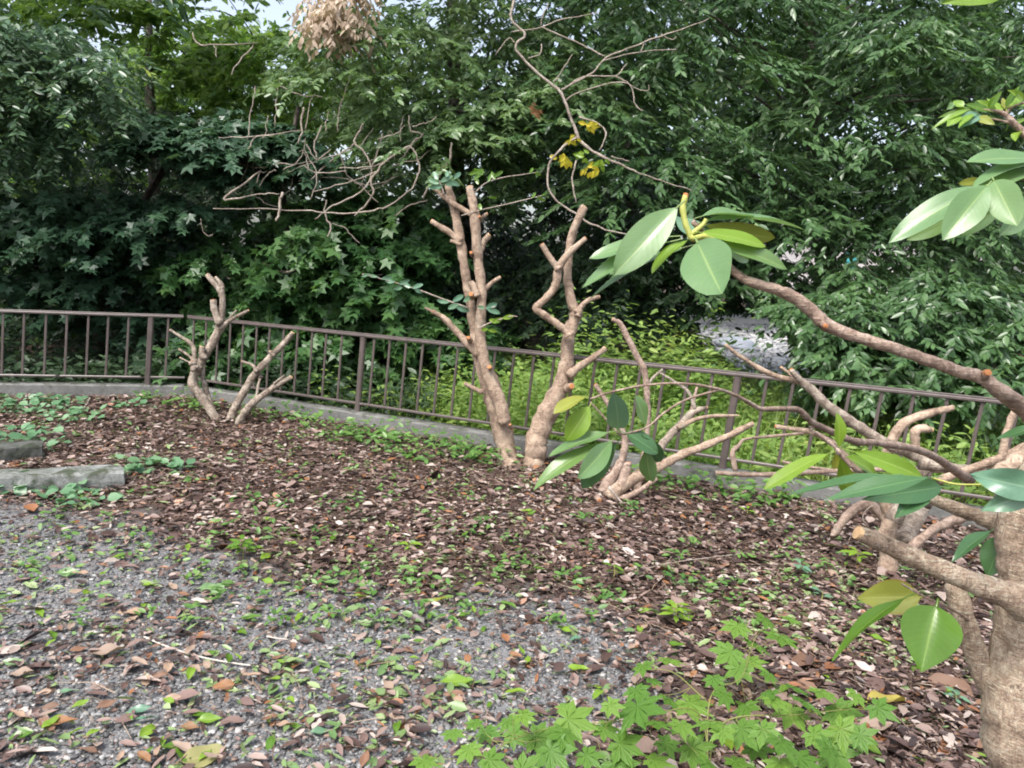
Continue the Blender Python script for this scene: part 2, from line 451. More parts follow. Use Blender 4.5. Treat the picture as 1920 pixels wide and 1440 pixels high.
_seed = [100]
def stick(parent, name, rows, d, mat, frame=(0, 0, 1.0), cut=None, n=9, knob=0.08, sub=5, cut_start=None, wmul=1.0, wob=0.0):
    """branch traced as rows (X, Y, width[, extra depth]) in a zoomed frame; d = forward distance.
    cut: material of the sawn face at the far end"""
    ox, oy, s = frame
    R = []
    for row in rows:
        dd = row[3] if len(row) > 3 else 0.0
        R.append((ox + row[0] / s, oy + row[1] / s, row[2] / s * wmul, d + dd))
    R = catmull(R, sub)
    if wob:
        k_ = np.cumsum(np.random.default_rng(_seed[0]).normal(0, wob, (len(R), 2)), axis=0)
        R[:, :2] += k_ - np.linspace(0, 1, len(R))[:, None] * k_[-1]
    pts = P(R[:, 0], R[:, 1], R[:, 3])
    rad = R[:, 2] * 0.5 / FPX * R[:, 3]
    return stick3(parent, name, pts, rad, mat, cut, n, knob, cut_start)

def stick3(parent, name, pts, rad, mat, cut=None, n=9, knob=0.08, cut_start=None):
    _seed[0] += 1
    rad = np.array(rad, float)
    if name == 'branch' and len(rad) > 5:
        rad[0] *= 1.35; rad[1] *= 1.28; rad[2] *= 1.16; rad[3] *= 1.06
    if 8 <= n < 14:                              # burrs and old leaf scars
        r_ = np.random.default_rng(_seed[0] + 9000)
        rad = rad * (1 + (r_.random(len(rad)) < 0.18) * r_.uniform(0.04, 0.13, len(rad)))
        step = np.gradient(pts, axis=0)
        pts = pts + r_.normal(0, 0.045, pts.shape) * rad[:, None]
    v, f = tube_geo(pts, rad, n, knob, _seed[0])
    b = base_of(parent) if parent is not None and parent.parent is None else np.zeros(3)
    if parent is not None and parent.parent is not None:
        b = base_of(parent.parent) + base_of(parent)
    o = add_obj(name, mesh_py(name, v - b, f), parent, mat)
    for flag, i0, i1 in ((cut, -1, -2), (cut_start, 0, 1)):
        if flag is None:
            continue
        ax = unit(pts[i0] - pts[i1])
        nv = unit(np.cross(ax, [0.3, 0.2, 0.9])); bv = np.cross(ax, nv)
        ph = np.linspace(0, 2 * np.pi, 12, endpoint=False)
        rr = rad[i0] * (0.93 + 0.05 * np.sin(ph * 2 + 1))
        c = pts[i0] + ax * 0.0015
        ring0 = c - ax * 0.004 + rr[:, None] * (np.cos(ph)[:, None] * nv + np.sin(ph)[:, None] * bv)
        ring1 = c + ax * 0.002 + (rr * 0.96)[:, None] * (np.cos(ph)[:, None] * nv + np.sin(ph)[:, None] * bv)
        vv = np.vstack([ring0, ring1, [c + ax * 0.0032]])
        ff = [(j, (j + 1) % 12, 12 + (j + 1) % 12, 12 + j) for j in range(12)] + [(12 + j, 12 + (j + 1) % 12, 24) for j in range(12)]
        if o.parent is not None and o.parent.parent is not None:
            add_obj('cut_face', mesh_py('cut_face', vv - b, ff, False), o.parent, flag)
        else:
            add_obj('cut_face', mesh_py('cut_face', vv - b, ff, False), o, flag)
    return o

# profiles: half width (0..1) along the leaf
def prof_rhodo(t):
    return np.sin(np.pi * np.clip(t, 0, 1) ** 1.12) ** 0.72
def prof_round(t):
    return np.sin(np.pi * np.clip(t, 0, 1) ** 1.0) ** 0.55
def prof_ovate(t):
    return np.clip(np.sin(np.pi * np.clip(t, 0, 1) ** 0.75), 0, 1) ** 0.85 * (1 - 0.25 * t ** 6)
def prof_lance(t):
    return np.sin(np.pi * np.clip(t, 0, 1) ** 0.9) ** 1.1

def leaf_geo(L, W, prof=prof_rhodo, bend=0.12, fold=0.10, twist=0.0, petiole=0.12, nv=12, nu=6, ripple=0.0, seed=0):
    r = np.random.default_rng(seed)
    verts, uvs, faces = [], [], []
    ph = r.uniform(0, 6)
    ts = np.linspace(0, 1, nv + 1)
    for i, t in enumerate(ts):
        w = max(float(prof(np.array(t))), 0.0) * W / 2
        if i == 0:
            w = max(w, W * 0.02)
        for j in range(nu + 1):
            u = j / nu * 2 - 1
            x = u * w
            z = -bend * L * t * t + fold * abs(u) * w * 2 - 0.10 * fold * w * u * u
            z += ripple * W * math.sin(t * 9 + ph + u) * abs(u)
            a = twist * t
            verts.append((x * math.cos(a) - z * math.sin(a), L * t, x * math.sin(a) + z * math.cos(a)))
            uvs.append(((u + 1) / 2, t))
    for i in range(nv):
        for j in range(nu):
            a = i * (nu + 1) + j
            faces.append((a, a + 1, a + nu + 2, a + nu + 1))
    if petiole:
        k = len(verts)
        pw = max(W * 0.028, 0.0010)
        for t in (0.0, 1.0):
            y = -petiole * L * (1 - t) + 0.02 * L * t
            z0 = -0.12 * petiole * L * (1 - t)
            for dx, dz in ((-pw, 0), (0, pw), (pw, 0), (0, -pw)):
                verts.append((dx, y, z0 + dz))
                uvs.append((0.5, 0.02))
        for j in range(4):
            faces.append((k + j, k + (j + 1) % 4, k + 4 + (j + 1) % 4, k + 4 + j))
    me = bpy.data.meshes.new('leaf')
    me.from_pydata(verts, [], faces)
    uvl = me.uv_layers.new(name='UVMap')
    for p in me.polygons:
        p.use_smooth = True
        for li in p.loop_indices:
            uvl.data[li].uv = uvs[me.loops[li].vertex_index]
    me.update()
    return me

def frame_matrix(B, T, n):
    y = unit(T - B)
    z = unit(n - y * np.dot(n, y))
    x = np.cross(y, z)
    return Matrix(((x[0], y[0], z[0], B[0]), (x[1], y[1], z[1], B[1]), (x[2], y[2], z[2], B[2]), (0, 0, 0, 1)))

def put_leaf(parent, mat, b, t, w, d, frame=(0, 0, 1.0), dt=0.0, real=None, prof=prof_rhodo, bend=0.10, fold=0.10,
             ripple=0.035, flip=1, petiole=0.12, name='leaf', label=None):
    """leaf from base pixel b to tip pixel t, apparent width w px; tip dt metres farther than the base.
    real: true width in px (if larger than w the leaf is turned on its long axis)"""
    ox, oy, s = frame
    bx, by = ox + b[0] / s, oy + b[1] / s
    tx, ty = ox + t[0] / s, oy + t[1] / s
    w = w / s
    real = (real / s) if real else w
    B = P(bx, by, d); T = P(tx, ty, d + dt)
    L = float(np.linalg.norm(T - B))
    dm = d + dt / 2
    W = max(real, w) / FPX * dm
    tc = unit(CAM - (B + T) / 2)
    y = unit(T - B)
    n = unit(tc - y * np.dot(tc, y))
    ang = math.acos(min(1.0, w / max(real, w))) * flip
    s_ = np.cross(y, n)
    up_side = s_ if s_[2] > 0 else -s_
    n = n * math.cos(ang) + up_side * math.sin(ang)
    _seed[0] += 1
    me = leaf_geo(L, W, prof, bend * random.uniform(0.9, 2.2), fold * random.uniform(0.8, 2.0), random.uniform(-0.4, 0.4), petiole, ripple=ripple, seed=_seed[0])
    o = add_obj(name, me, parent, mat)
    mw = frame_matrix(B, T, n)
    pb = base_of(parent)
    if parent.parent is not None:
        pb = pb + base_of(parent.parent)
    mw.translation = Vector(np.array(mw.translation) - pb)
    o.matrix_local = mw
    if label:
        o['label'] = label
    return o

# ------------------------------------------------------------------ masses of small leaves
ELL_V = np.array([(0, 0, 0), (0.44, 0.26, 0.10), (0.46, 0.60, 0.09), (0, 1.0, -0.05), (-0.46, 0.60, 0.09), (-0.44, 0.26, 0.10)])
ELL_F = np.array([(0, 1, 2, 3), (0, 3, 4, 5)])
def maple_outline(lobes=5, deep=0.42):
    v = [(0, 0.12, 0)]
    span = math.radians(250)
    for k in range(lobes):
        a = -span / 2 + span * k / (lobes - 1)
        l = 0.52 + 0.40 * math.cos(a * 0.62)
        if k == 0:
            v.append((math.sin(a - 0.30) * l * 0.35, 0.12 + math.cos(a - 0.30) * l * 0.35, 0.03))
        v.append((math.sin(a) * l, 0.12 + math.cos(a) * l, -0.08))
        an = a + span / (lobes - 1) / 2
        if k < lobes - 1:
            v.append((math.sin(an) * deep, 0.12 + math.cos(an) * deep, 0.05))
        else:
            v.append((math.sin(a + 0.30) * l * 0.35, 0.12 + math.cos(a + 0.30) * l * 0.35, 0.03))
    v = np.array(v)
    f = np.array([(0, i, i + 1) for i in range(1, len(v) - 1)])
    return v, f
MAP_V, MAP_F = maple_outline()
BLADE_V = np.array([(-0.5, 0, 0), (0.5, 0, 0), (0.4, 0.5, 0.12), (-0.4, 0.5, 0.12), (0.0, 1.0, -0.05)])

def leaf_mass(name, Pp, A, N, L, W, tv=ELL_V, tf=ELL_F):
    n = len(Pp)
    A = unit(A)
    N = unit(N - A * np.sum(A * N, axis=1, keepdims=True))
    S = np.cross(A, N)
    L = np.broadcast_to(np.asarray(L, float), (n,)); W = np.broadcast_to(np.asarray(W, float), (n,))
    v = (Pp[:, None, :] + tv[None, :, 0:1] * (W[:, None] * S)[:, None, :].reshape(n, 1, 3)
         + tv[None, :, 1:2] * (L[:, None] * A).reshape(n, 1, 3) + tv[None, :, 2:3] * (W[:, None] * N).reshape(n, 1, 3))
    k = len(tv)
    f = (tf[None] + (np.arange(n) * k)[:, None, None]).reshape(-1, tf.shape[1])
    return mesh_np(name, v.reshape(-1, 3), f)

GAPS = [(430, 10, 60, 18, 0.9), (520, 22, 50, 20, 0.85), (380, 30, 34, 14, 0.85), (470, 48, 40, 14, 0.8), (225, 45, 32, 13, 0.9), (290, 52, 28, 12, 0.85), (180, 70, 24, 10, 0.8), (560, 48, 36, 22, 0.75), (330, 100, 26, 12, 0.7), (520, 110, 40, 18, 0.7), (1590, 470, 125, 30, 0.58),
        (1630, 235, 110, 34, 0.55), (1400, 650, 90, 55, 0.93), (1380, 600, 75, 13, 0.9), (1480, 700, 60, 35, 0.7), (1740, 640, 160, 60, 0.25),
        (540, 160, 90, 60, 0.35)]
def keep_mask(pts, extra=1.0):
    px, py, d = proj(pts)
    k = np.ones(len(pts), bool)
    for cx, cy_, rx, ry, p in GAPS:
        ins = ((px - cx) / rx) ** 2 + ((py - cy_) / ry) ** 2 < 1
        k &= ~(ins & (rng.random(len(pts)) < p * extra))
    return k

def pads(zones, L, W, droop=0.35, tilt=0.45, spray_len=0.42, fan=0.8):
    """zones: (cx, cy, rx, ry, d0, d1, n_pads, pad_radius, sprays, leaves[, leaf scale]) -> arrays of leaves and the pad centres"""
    AP, AA, AN, AL, AW, C = [], [], [], [], [], []
    for z in zones:
        cx, cy_, rx, ry, d0, d1, n, pr, ns, nl = z[:10]
        sc = z[10] if len(z) > 10 else 1.0
        a = rng.uniform(0, 2 * np.pi, n); rr = np.sqrt(rng.random(n))
        px = cx + rx * rr * np.cos(a); py = cy_ + ry * rr * np.sin(a)
        d = d0 + (d1 - d0) * rng.random(n)
        cen = P(px, py, d)
        C.append(cen)
        m = n * ns
        ci = np.repeat(np.arange(n), ns)
        th = rng.uniform(0, 2 * np.pi, m)
        rad = pr * np.sqrt(rng.random(m)) * np.repeat(rng.uniform(0.6, 1.3, n), ns)
        # pads tip towards the open side (the camera)
        off = np.stack([np.cos(th) * rad, np.sin(th) * rad * 0.9, rng.normal(0, 0.10, m) * pr - droop * rad * rad / max(pr, 0.01)], 1)
        off[:, 2] += 0.35 * off[:, 1]
        sp = cen[ci] + off
        dirv = np.stack([np.cos(th) * (1.6 if fan < 0.7 else 1.0), np.sin(th) - 0.45, -0.25 - 0.5 * rng.random(m)], 1)
        dirv = unit(dirv + rng.normal(0, 0.25, (m, 3)))
        q = m * nl
        si = np.repeat(np.arange(m), nl)
        t = np.tile(np.linspace(0.05, 1, nl), m)
        side = np.where(np.tile(np.arange(nl), m) % 2 == 0, 1.0, -1.0)
        D = dirv[si]
        sv = unit(np.cross(D, np.array([0, 0, 1.0])))
        Ls = spray_len * sc * rng.uniform(0.6, 1.3, m)[si]
        pos = sp[si] + D * (t * Ls)[:, None]
        pos[:, 2] -= 0.35 * t * t * Ls * droop
        al = unit(D * (1.2 - fan * 0.8) + sv * (side * fan)[:, None] + np.array([0, 0, -0.30]) + rng.normal(0, 0.22, (q, 3)))
        nm = unit(np.array([0, -0.30, 1.0]) + rng.normal(0, tilt, (q, 3)))
        AP.append(pos); AA.append(al); AN.append(nm)
        s = rng.uniform(0.5, 1.2, q) * sc
        AL.append(L * s); AW.append(W * s * rng.uniform(0.85, 1.15, q))
    AP = np.vstack(AP); AA = np.vstack(AA); AN = np.vstack(AN); AL = np.hstack(AL); AW = np.hstack(AW)
    return AP, AA, AN, AL, AW, np.vstack(C)

FOLIAGE_COUNT = [0]
def tree(name, label, cat, base_px, d_base, trunk_rows, zones, L, W, mat, kind='ell', bark='bark_dark', limbs=14, droop=0.35, tilt=0.45,
         spray=0.42, group=None, zbase=-0.15, fan=0.8):
    """trunk_rows: (px, py, width m, depth); fork: index of the trunk row limbs start from"""
    g = P(*[np.array(v) for v in (base_px[0], base_px[1], d_base)])
    base = np.array([g[0], g[1], zbase])
    root = thing(name, label, cat, tuple(base), group)
    rows = [(base[0], base[1], zbase - 0.1, trunk_rows[0][2] * 1.25)]
    for px, py, w, d in trunk_rows:
        q = P(px, py, d)
        rows.append((q[0], q[1], q[2], w))
    R = catmull(rows, 5)
    V, F = tube_geo(R[:, :3], R[:, 3] / 2, 10, 0.07, _seed[0]); _seed[0] += 1
    V = [V]; F = list(F); k = len(V[0])
    Pp, A, N, Ll, Ww, C = pads(zones, L, W, droop, tilt, spray, fan)
    pick = rng.permutation(len(C))[:limbs]
    for i in pick:
        c = C[i]
        j = int(np.clip(np.argmin(np.abs(R[:, 2] - (c[2] - 0.5))) + rng.integers(-2, 3), len(R) // 4, len(R) - 1))
        s = R[j, :3]
        mid = (s + c) / 2 + np.array([0, 0, 0.08]) + rng.normal(0, 0.10, 3)
        pts = catmull(np.array([s, mid, c]), 6)
        r1 = min(R[j, 3] * 0.2, 0.028)
        v, f = tube_geo(pts, np.linspace(r1, 0.005, len(pts)), 5, 0.06, int(rng.integers(1e6)), False)
        V.append(v); F += [tuple(x + k for x in ff) for ff in f]; k += len(v)
    add_obj('trunk', mesh_py('trunk', np.vstack(V) - base, F), root, M[bark])
    km = keep_mask(Pp)
    Pp, A, N, Ll, Ww = Pp[km], A[km], N[km], Ll[km], Ww[km]
    FOLIAGE_COUNT[0] += len(Pp)
    tv, tf = (MAP_V, MAP_F) if kind == 'maple' else (ELL_V, ELL_F)
    me = leaf_mass('crown', Pp - base, A, N, Ll, Ww, tv, tf)
    add_obj('crown', me, root, mat)
    return root

# ================================================================== THE GROUND
ZT = 0.125                                     # top of the kerb
KA = G(-420, 714, ZT); KC = G(345, 723, ZT); KB = G(1375, 884, ZT)
dirL = unit((KC - KA) * np.array([1, 1, 0])); dirR = unit((KB - KC) * np.array([1, 1, 0]))
KA2 = KC - dirL * 9.0
KB2 = KC + dirR * 11.5
nL = np.array([-dirL[1], dirL[0], 0]); nL = nL if nL[1] > 0 else -nL        # away from the camera
nR = np.array([-dirR[1], dirR[0], 0]); nR = nR if nR[1] > 0 else -nR

def beyond(x, y):
    """signed distance behind the fence line (positive: behind it)"""
    a = (x - KC[0]) * nL[0] + (y - KC[1]) * nL[1]
    b = (x - KC[0]) * nR[0] + (y - KC[1]) * nR[1]
    return np.maximum(a, b)

def vnoise(x, y, s):
    """cheap smooth noise"""
    return (np.sin(x * 1.7 * s + 1.3 + 1.1 * np.sin(y * 1.3 * s)) + np.sin(y * 2.1 * s + 0.7 + 1.3 * np.sin(x * 0.9 * s + 2))
            + 0.6 * np.sin((x + y) * 3.7 * s + 2.1 * np.sin((x - y) * 1.9 * s))) / 2.6

def gz(x, y):
    b = beyond(x, y)
    inside = 0.016 * vnoise(x, y, 1.2) + 0.010 * vnoise(x, y, 5)
    outside = -0.15 + 0.03 * vnoise(x, y, 0.8)
    t = np.clip((b + 0.02) / 0.12, 0, 1)
    return inside * (1 - t) + outside * t

gpoly = np.array([G(x, y)[:2] for x, y in ((-500, 925), (120, 948), (340, 1000), (520, 1080), (800, 1112), (1050, 1125), (1240, 1180),
                                           (1250, 1290), (1130, 1400), (1020, 1600), (900, 2600), (-2500, 2600), (-2500, 925))])
def in_poly(x, y, poly):
    r = np.zeros(x.shape, bool)
    n = len(poly)
    for i in range(n):
        x1, y1 = poly[i]; x2, y2 = poly[(i + 1) % n]
        c = ((y1 > y) != (y2 > y)) & (x < (x2 - x1) * (y - y1) / (y2 - y1 + 1e-12) + x1)
        r ^= c
    return r
def gravel_at(x, y, jit=0.10):
    return in_poly(x + jit * vnoise(x, y, 4), y + jit * vnoise(y, x, 4.3), gpoly)

xs = np.unique(np.concatenate([-np.geomspace(8, 260, 24), np.linspace(-8, 8, 170), np.geomspace(8, 260, 24)]))
ys = np.unique(np.concatenate([-np.geomspace(1, 60, 10), np.linspace(-1, 10, 140), np.geomspace(10, 320, 40)]))
gx, gy = np.meshgrid(xs, ys)
gzv = gz(gx, gy)
nx, ny = len(xs), len(ys)
idx = np.arange(nx * ny).reshape(ny, nx)
gf = np.stack([idx[:-1, :-1], idx[:-1, 1:], idx[1:, 1:], idx[1:, :-1]], -1).reshape(-1, 4)
gme = mesh_np('ground', np.stack([gx, gy, gzv], -1).reshape(-1, 3), gf, True)
at = gme.attributes.new('gravel', 'FLOAT', 'POINT')
gm = np.zeros(gx.shape)
for _ in range(6):
    jx, jy = rng.normal(0, 0.12, gx.shape), rng.normal(0, 0.12, gx.shape)
    gm += gravel_at(gx + jx, gy + jy) / 6
at.data.foreach_set('value', gm.ravel().astype(np.float32))
m, nt, out = new_mat('soil_and_gravel')
co = objco(nt)
an = nt.nodes.new('ShaderNodeAttribute'); an.attribute_name = 'gravel'
soil = ramp(nt, [(0.3, (0.028, 0.019, 0.014)), (0.55, (0.065, 0.043, 0.032)), (0.75, (0.13, 0.09, 0.07))], noise(nt, 35, 6, 0.75, co))
vor = nd(nt, 'ShaderNodeTexVoronoi', Scale=85.0)
nt.links.new(co, vor.inputs['Vector'])
grav = mixc(nt, 0.75, ramp(nt, [(0.2, (0.12, 0.12, 0.125)), (0.8, (0.30, 0.30, 0.30))], noise(nt, 12, 5, 0.7, co)), vor.outputs['Distance'], 'MULTIPLY')
grav = mixc(nt, 0.5, grav, (0.20, 0.20, 0.205))
cgr = mixc(nt, an.outputs['Fac'], soil, grav)
pb = nd(nt, 'ShaderNodeBsdfPrincipled', Roughness=0.9)
pb.inputs['Specular IOR Level'].default_value = 0.2
nt.links.new(cgr, pb.inputs['Base Color'])
nt.links.new(bump(nt, math_n(nt, 'ADD', noise(nt, 60, 5, 0.7, co), math_n(nt, 'MULTIPLY', vor.outputs['Distance'], 0.8)), 0.7, 0.012), pb.inputs['Normal'])
nt.links.new(pb.outputs[0], out.inputs['Surface'])
ground = add_obj('ground', gme, None, m)
tag(ground, 'dark soil bed running into a grey gravel yard', None, None, 'structure')

# ------------------------------------------------------------------ kerb
def kerb_run(name, a, b, nrm, label, t0=0.0):
    w0, w1 = -0.03, 0.14
    L = float(np.linalg.norm((b - a)[:2]))
    d = unit((b - a) * np.array([1, 1, 0]))
    n = int(L / 0.25)
    prof = [(w0, -0.20), (w0, ZT - 0.012), (w0 + 0.012, ZT), (w1 - 0.012, ZT), (w1, ZT - 0.012), (w1, -0.35)]
    V = []; F = []
    for i in range(n + 1):
        s = L * i / n
        c = a + d * s
        for (o, z) in prof:
            jit = 0.003 * math.sin(i * 1.7) + 0.002 * math.sin(i * 4.1 + z * 30)
            V.append((c[0] + nrm[0] * (o + jit), c[1] + nrm[1] * (o + jit), z + (0.002 * math.sin(i * 2.3) if z > 0 else 0)))
    k = len(prof)
    for i in range(n):
        for j in range(k - 1):
            F.append((i * k + j, i * k + j + 1, (i + 1) * k + j + 1, (i + 1) * k + j))
    F.append(tuple(range(k))); F.append(tuple(n * k + j for j in reversed(range(k))))
    o = add_obj(name, mesh_py(name, V, F, False), None, M['concrete'])
    tag(o, label, None, None, 'structure')
    return o
Kz = np.array([1, 1, 0])
kerb_run('kerb', KA2 * Kz, KC * Kz, nL, 'low grey concrete kerb along the far side of the bed')
kerb_run('kerb', KC * Kz + dirR * 0.03, KB2 * Kz, nR, 'low grey concrete kerb running towards the camera along the bed')

# ------------------------------------------------------------------ iron railing
RACK = math.tan(math.radians(4.2))
def on_line(px, py, a, n):
    """point where the view ray of a pixel crosses the vertical plane of a fence run"""
    r = P(px, py, 1.0) - CAM
    t = np.dot((a - CAM)[:2], n[:2]) / np.dot(r[:2], n[:2])
    return CAM + r * t

def box_bar(a, b, side, w, h, bev=0.25):
    """bar with chamfered section from a to b; side = unit vector across"""
    ax = unit(b - a)
    s = unit(side - ax * np.dot(side, ax)); t = np.cross(ax, s)
    c = bev * min(w, h)
    pr = [(-w / 2 + c, -h / 2), (w / 2 - c, -h / 2), (w / 2, -h / 2 + c), (w / 2, h / 2 - c), (w / 2 - c, h / 2), (-w / 2 + c, h / 2), (-w / 2, h / 2 - c), (-w / 2, -h / 2 + c)]
    V = [p + s * x + t * y for p in (a, b) for x, y in pr]
    F = [(j, (j + 1) % 8, 8 + (j + 1) % 8, 8 + j) for j in range(8)] + [tuple(range(7, -1, -1)), tuple(range(8, 16))]
    return V, F

H_TOP, H_BOT = ZT + 0.80, ZT + 0.085
def railing(label, a, d, n, run0, run1, bars, posts):
    """a: corner point on the line, run0/run1: metres along d; bars/posts: photo pixels (x, y at mid height)"""
    off = n * 0.055
    A = (a * Kz) + off
    root = thing('iron_railing', label, 'railing', tuple(A * np.array([1, 1, 0]) + np.array([0, 0, ZT])))
    b0 = base_of(root)
    def bar(name, p, q, side, w, h):
        V, F = box_bar(p, q, side, w, h)
        return add_obj(name, mesh_py(name, np.array(V) - b0, F, False), root, M['iron'])
    e0 = A + d * run0; e1 = A + d * run1
    up = np.array([0, 0, 1.0])
    bar('top_rail', e0 + up * H_TOP, e1 + up * H_TOP, n, 0.048, 0.028)
    bar('rail_cap', e0 + up * (H_TOP + 0.0205), e1 + up * (H_TOP + 0.0205), n, 0.036, 0.012)
    bar('bottom_rail', e0 + up * H_BOT, e1 + up * H_BOT, n, 0.034, 0.026)
    for px, py in bars:
        q = on_line(px, py, A, n)
        q = q * Kz
        zm = (H_TOP + H_BOT) / 2
        p0 = q + d * (H_BOT + 0.013 - zm) * RACK + up * (H_BOT + 0.013)
        p1 = q + d * (H_TOP - 0.0145 - zm) * RACK + up * (H_TOP - 0.0145)
        bar('baluster', p0, p1, n, 0.014, 0.026)
    for px, py in posts:
        q = on_line(px, py, A, n) * Kz
        zm = (H_TOP + ZT) / 2
        p0 = q + d * (ZT - 0.002 - zm) * RACK + up * (ZT - 0.002)
        p1 = q + d * (H_TOP - 0.0145 - zm) * RACK + up * (H_TOP - 0.0145)
        bar('post', p0, p1, n, 0.045, 0.062)
    return root

barsL = [(-155, 650), (-115, 650), (-75, 650), (-35, 650), (5, 650), (44, 650), (85, 650), (124, 651), (164, 652), (201, 653), (239, 654), (313, 656)]
railing('dark brown iron railing on the low kerb behind the bed, straight across', KC, dirL, nL, -7.2, 0.0, barsL, [(280, 655), (-195, 650)])
barsR = [(362, 660), (385, 663), (407, 665), (430, 668), (454, 670), (479, 673), (503, 676), (529, 679), (555, 682), (582, 685), (608, 690), (637, 695),
         (697, 705), (726, 708), (756, 712), (787, 715), (819, 720), (852, 724), (886, 728), (921, 733), (956, 738), (993, 742), (1030, 748), (1068, 752), (1106, 757), (1147, 763),
         (1190, 770), (1234, 775), (1279, 780), (1323, 786), (1423, 800), (1472, 806), (1523, 812), (1577, 818), (1636, 822), (1695, 828), (1757, 834), (1822, 842), (1888, 850), (1958, 860), (2030, 870), (2105, 880)]
railing('dark brown iron railing slanting down past the twin pruned trunks', KC + dirR * 0.0 + nR * 0.004, dirR, nR, 0.03, 10.8, barsR, [(676, 702), (1369, 793), (2185, 890)])

# ================================================================== LEAF LITTER, GRAVEL
def scatter_view(n, ymin_px, ymax_px, x0=-250, x1=2170):
    """random ground points, roughly even over the ground in view"""
    out = []
    while sum(len(o) for o in out) < n:
        y = rng.uniform(1.3, 9.5, n * 2)
        x = rng.uniform(-1, 1, n * 2) * (y * 0.78 + 0.6)
        w = np.stack([x, y, np.zeros_like(x)], 1)
        px, py, d = proj(w)
        k = (px > x0) & (px < x1) & (py < ymax_px) & (beyond(x, y) < -0.06)
        out.append(w[k])
    return np.vstack(out)[:n]

# gravel
w = scatter_view(190000, 0, 1700)
k = gravel_at(w[:, 0], w[:, 1], 0.2) | (rng.random(len(w)) < 0.015)
w = w[k]
w = w[np.argsort(w[:, 1] + rng.normal(0, 1.3, len(w)))][:33500]
CUBE = np.array([(-1, -1, -1), (1, -1, -1), (1, 1, -1), (-1, 1, -1), (-1, -1, 1), (1, -1, 1), (1, 1, 1), (-1, 1, 1)]) / 1.6
CF = np.array([(0, 3, 2, 1), (4, 5, 6, 7), (0, 1, 5, 4), (1, 2, 6, 5), (2, 3, 7, 6), (3, 0, 4, 7)])
def stones(name, w, smin, smax, mat, flat=0.65):
    n = len(w)
    s = smin + (smax - smin) * rng.random(n) ** 2.2
    v = CUBE[None] * (1 + rng.normal(0, 0.22, (n, 8, 3)))
    v = v * np.stack([np.ones(n), rng.uniform(0.6, 1, n), rng.uniform(0.4, 0.8, n)], 1)[:, None, :]
    a = rng.uniform(0, 2 * np.pi, n)
    ca, sa = np.cos(a)[:, None], np.sin(a)[:, None]
    tz = rng.normal(0, 0.35, n)[:, None]
    x = v[..., 0] * ca - v[..., 1] * sa; y = v[..., 0] * sa + v[..., 1] * ca; z = v[..., 2] + tz * v[..., 0]
    v = np.stack([x, y, z * flat], -1) * s[:, None, None]
    v = v + w[:, None, :]
    v[..., 2] += (gz(w[:, 0], w[:, 1]) + s * rng.uniform(0.0, 0.35, n))[:, None]
    f = (CF[None] + (np.arange(n) * 8)[:, None, None]).reshape(-1, 4)
    return add_obj(name, mesh_np(name, v.reshape(-1, 3), f), None, mat)
tag(stones('gravel', w, 0.0055, 0.0185, M['gravel']), 'fine grey gravel spread over the yard', 'gravel', None, 'stuff')

# brown litter
w = scatter_view(122000, 0, 1750)
soft = np.zeros(len(w))
for _ in range(5):
    soft += gravel_at(w[:, 0] + rng.normal(0, 0.22, len(w)), w[:, 1] + rng.normal(0, 0.22, len(w)), 0.3) / 5
dens = 0.55 + 0.45 * np.clip(0.5 + 0.9 * vnoise(w[:, 0] + 5, w[:, 1], 2.6), 0, 1)
k = rng.random(len(w)) < np.where(soft > 0.95, 0.055 + 0.13 * (vnoise(w[:, 0], w[:, 1], 2.2) > 0.15), dens * (1 - 0.85 * soft))
w = w[k]
def litter_mass(name, w, L0, L1, ratio, mat, lift=0.012, tilt=0.35):
    n = len(w)
    a = rng.uniform(0, 2 * np.pi, n)
    A = np.stack([np.cos(a), np.sin(a), rng.normal(0, tilt * 0.5, n)], 1)
    N = unit(np.stack([rng.normal(0, tilt, n), rng.normal(0, tilt, n), np.ones(n)], 1))
    L = L0 + (L1 - L0) * rng.beta(1.1, 2.6, n)
    W = L * rng.uniform(ratio * 0.5, ratio * 1.5, n)
    p = w.copy()
    p[:, 2] = gz(w[:, 0], w[:, 1]) + 0.004 + lift * rng.random(n)
    p -= unit(A) * (L / 2)[:, None]
    tv = ELL_V.copy(); tv[:, 2] *= rng.choice([1.0]) * 1.6
    return leaf_mass(name, p, A, N, L, W, tv, ELL_F)
lo = add_obj('leaf_litter', litter_mass('leaf_litter', w, 0.012, 0.105, 0.36, M['litter'], 0.026, 0.30), None, M['litter'])
tag(lo, 'brown dry leaf litter covering the bed', 'leaf litter', None, 'stuff')
w = scatter_view(22000, 0, 1750)
big = scatter_view(3400, 0, 1750)
big = big[~gravel_at(big[:, 0], big[:, 1], 0.3) | (rng.random(len(big)) < 0.2)]
lo = add_obj('broad_leaf_litter', litter_mass('broad_leaf_litter', big, 0.06, 0.15, 0.42, M['litter'], 0.034, 0.32), None, M['litter'])
tag(lo, 'larger curled brown leaves lying on top of the litter', 'leaf litter', None, 'stuff')
wt = 0.25 + 0.75 * (vnoise(w[:, 0] + 3, w[:, 1], 1.5) > 0.1)
band = np.exp(-((w[:, 1] - (3.6 + 0.10 * w[:, 0])) / 0.7) ** 2)
k = rng.random(len(w)) < wt * (0.35 + 0.65 * band)
w = w[k]
lo = add_obj('green_leaf_litter', litter_mass('green_leaf_litter', w, 0.016, 0.105, 0.40, M['litter_green'], 0.025, 0.4), None, M['litter_green'])
tag(lo, 'fresh green leaf clippings strewn over litter and gravel', 'leaf clippings', None, 'stuff')
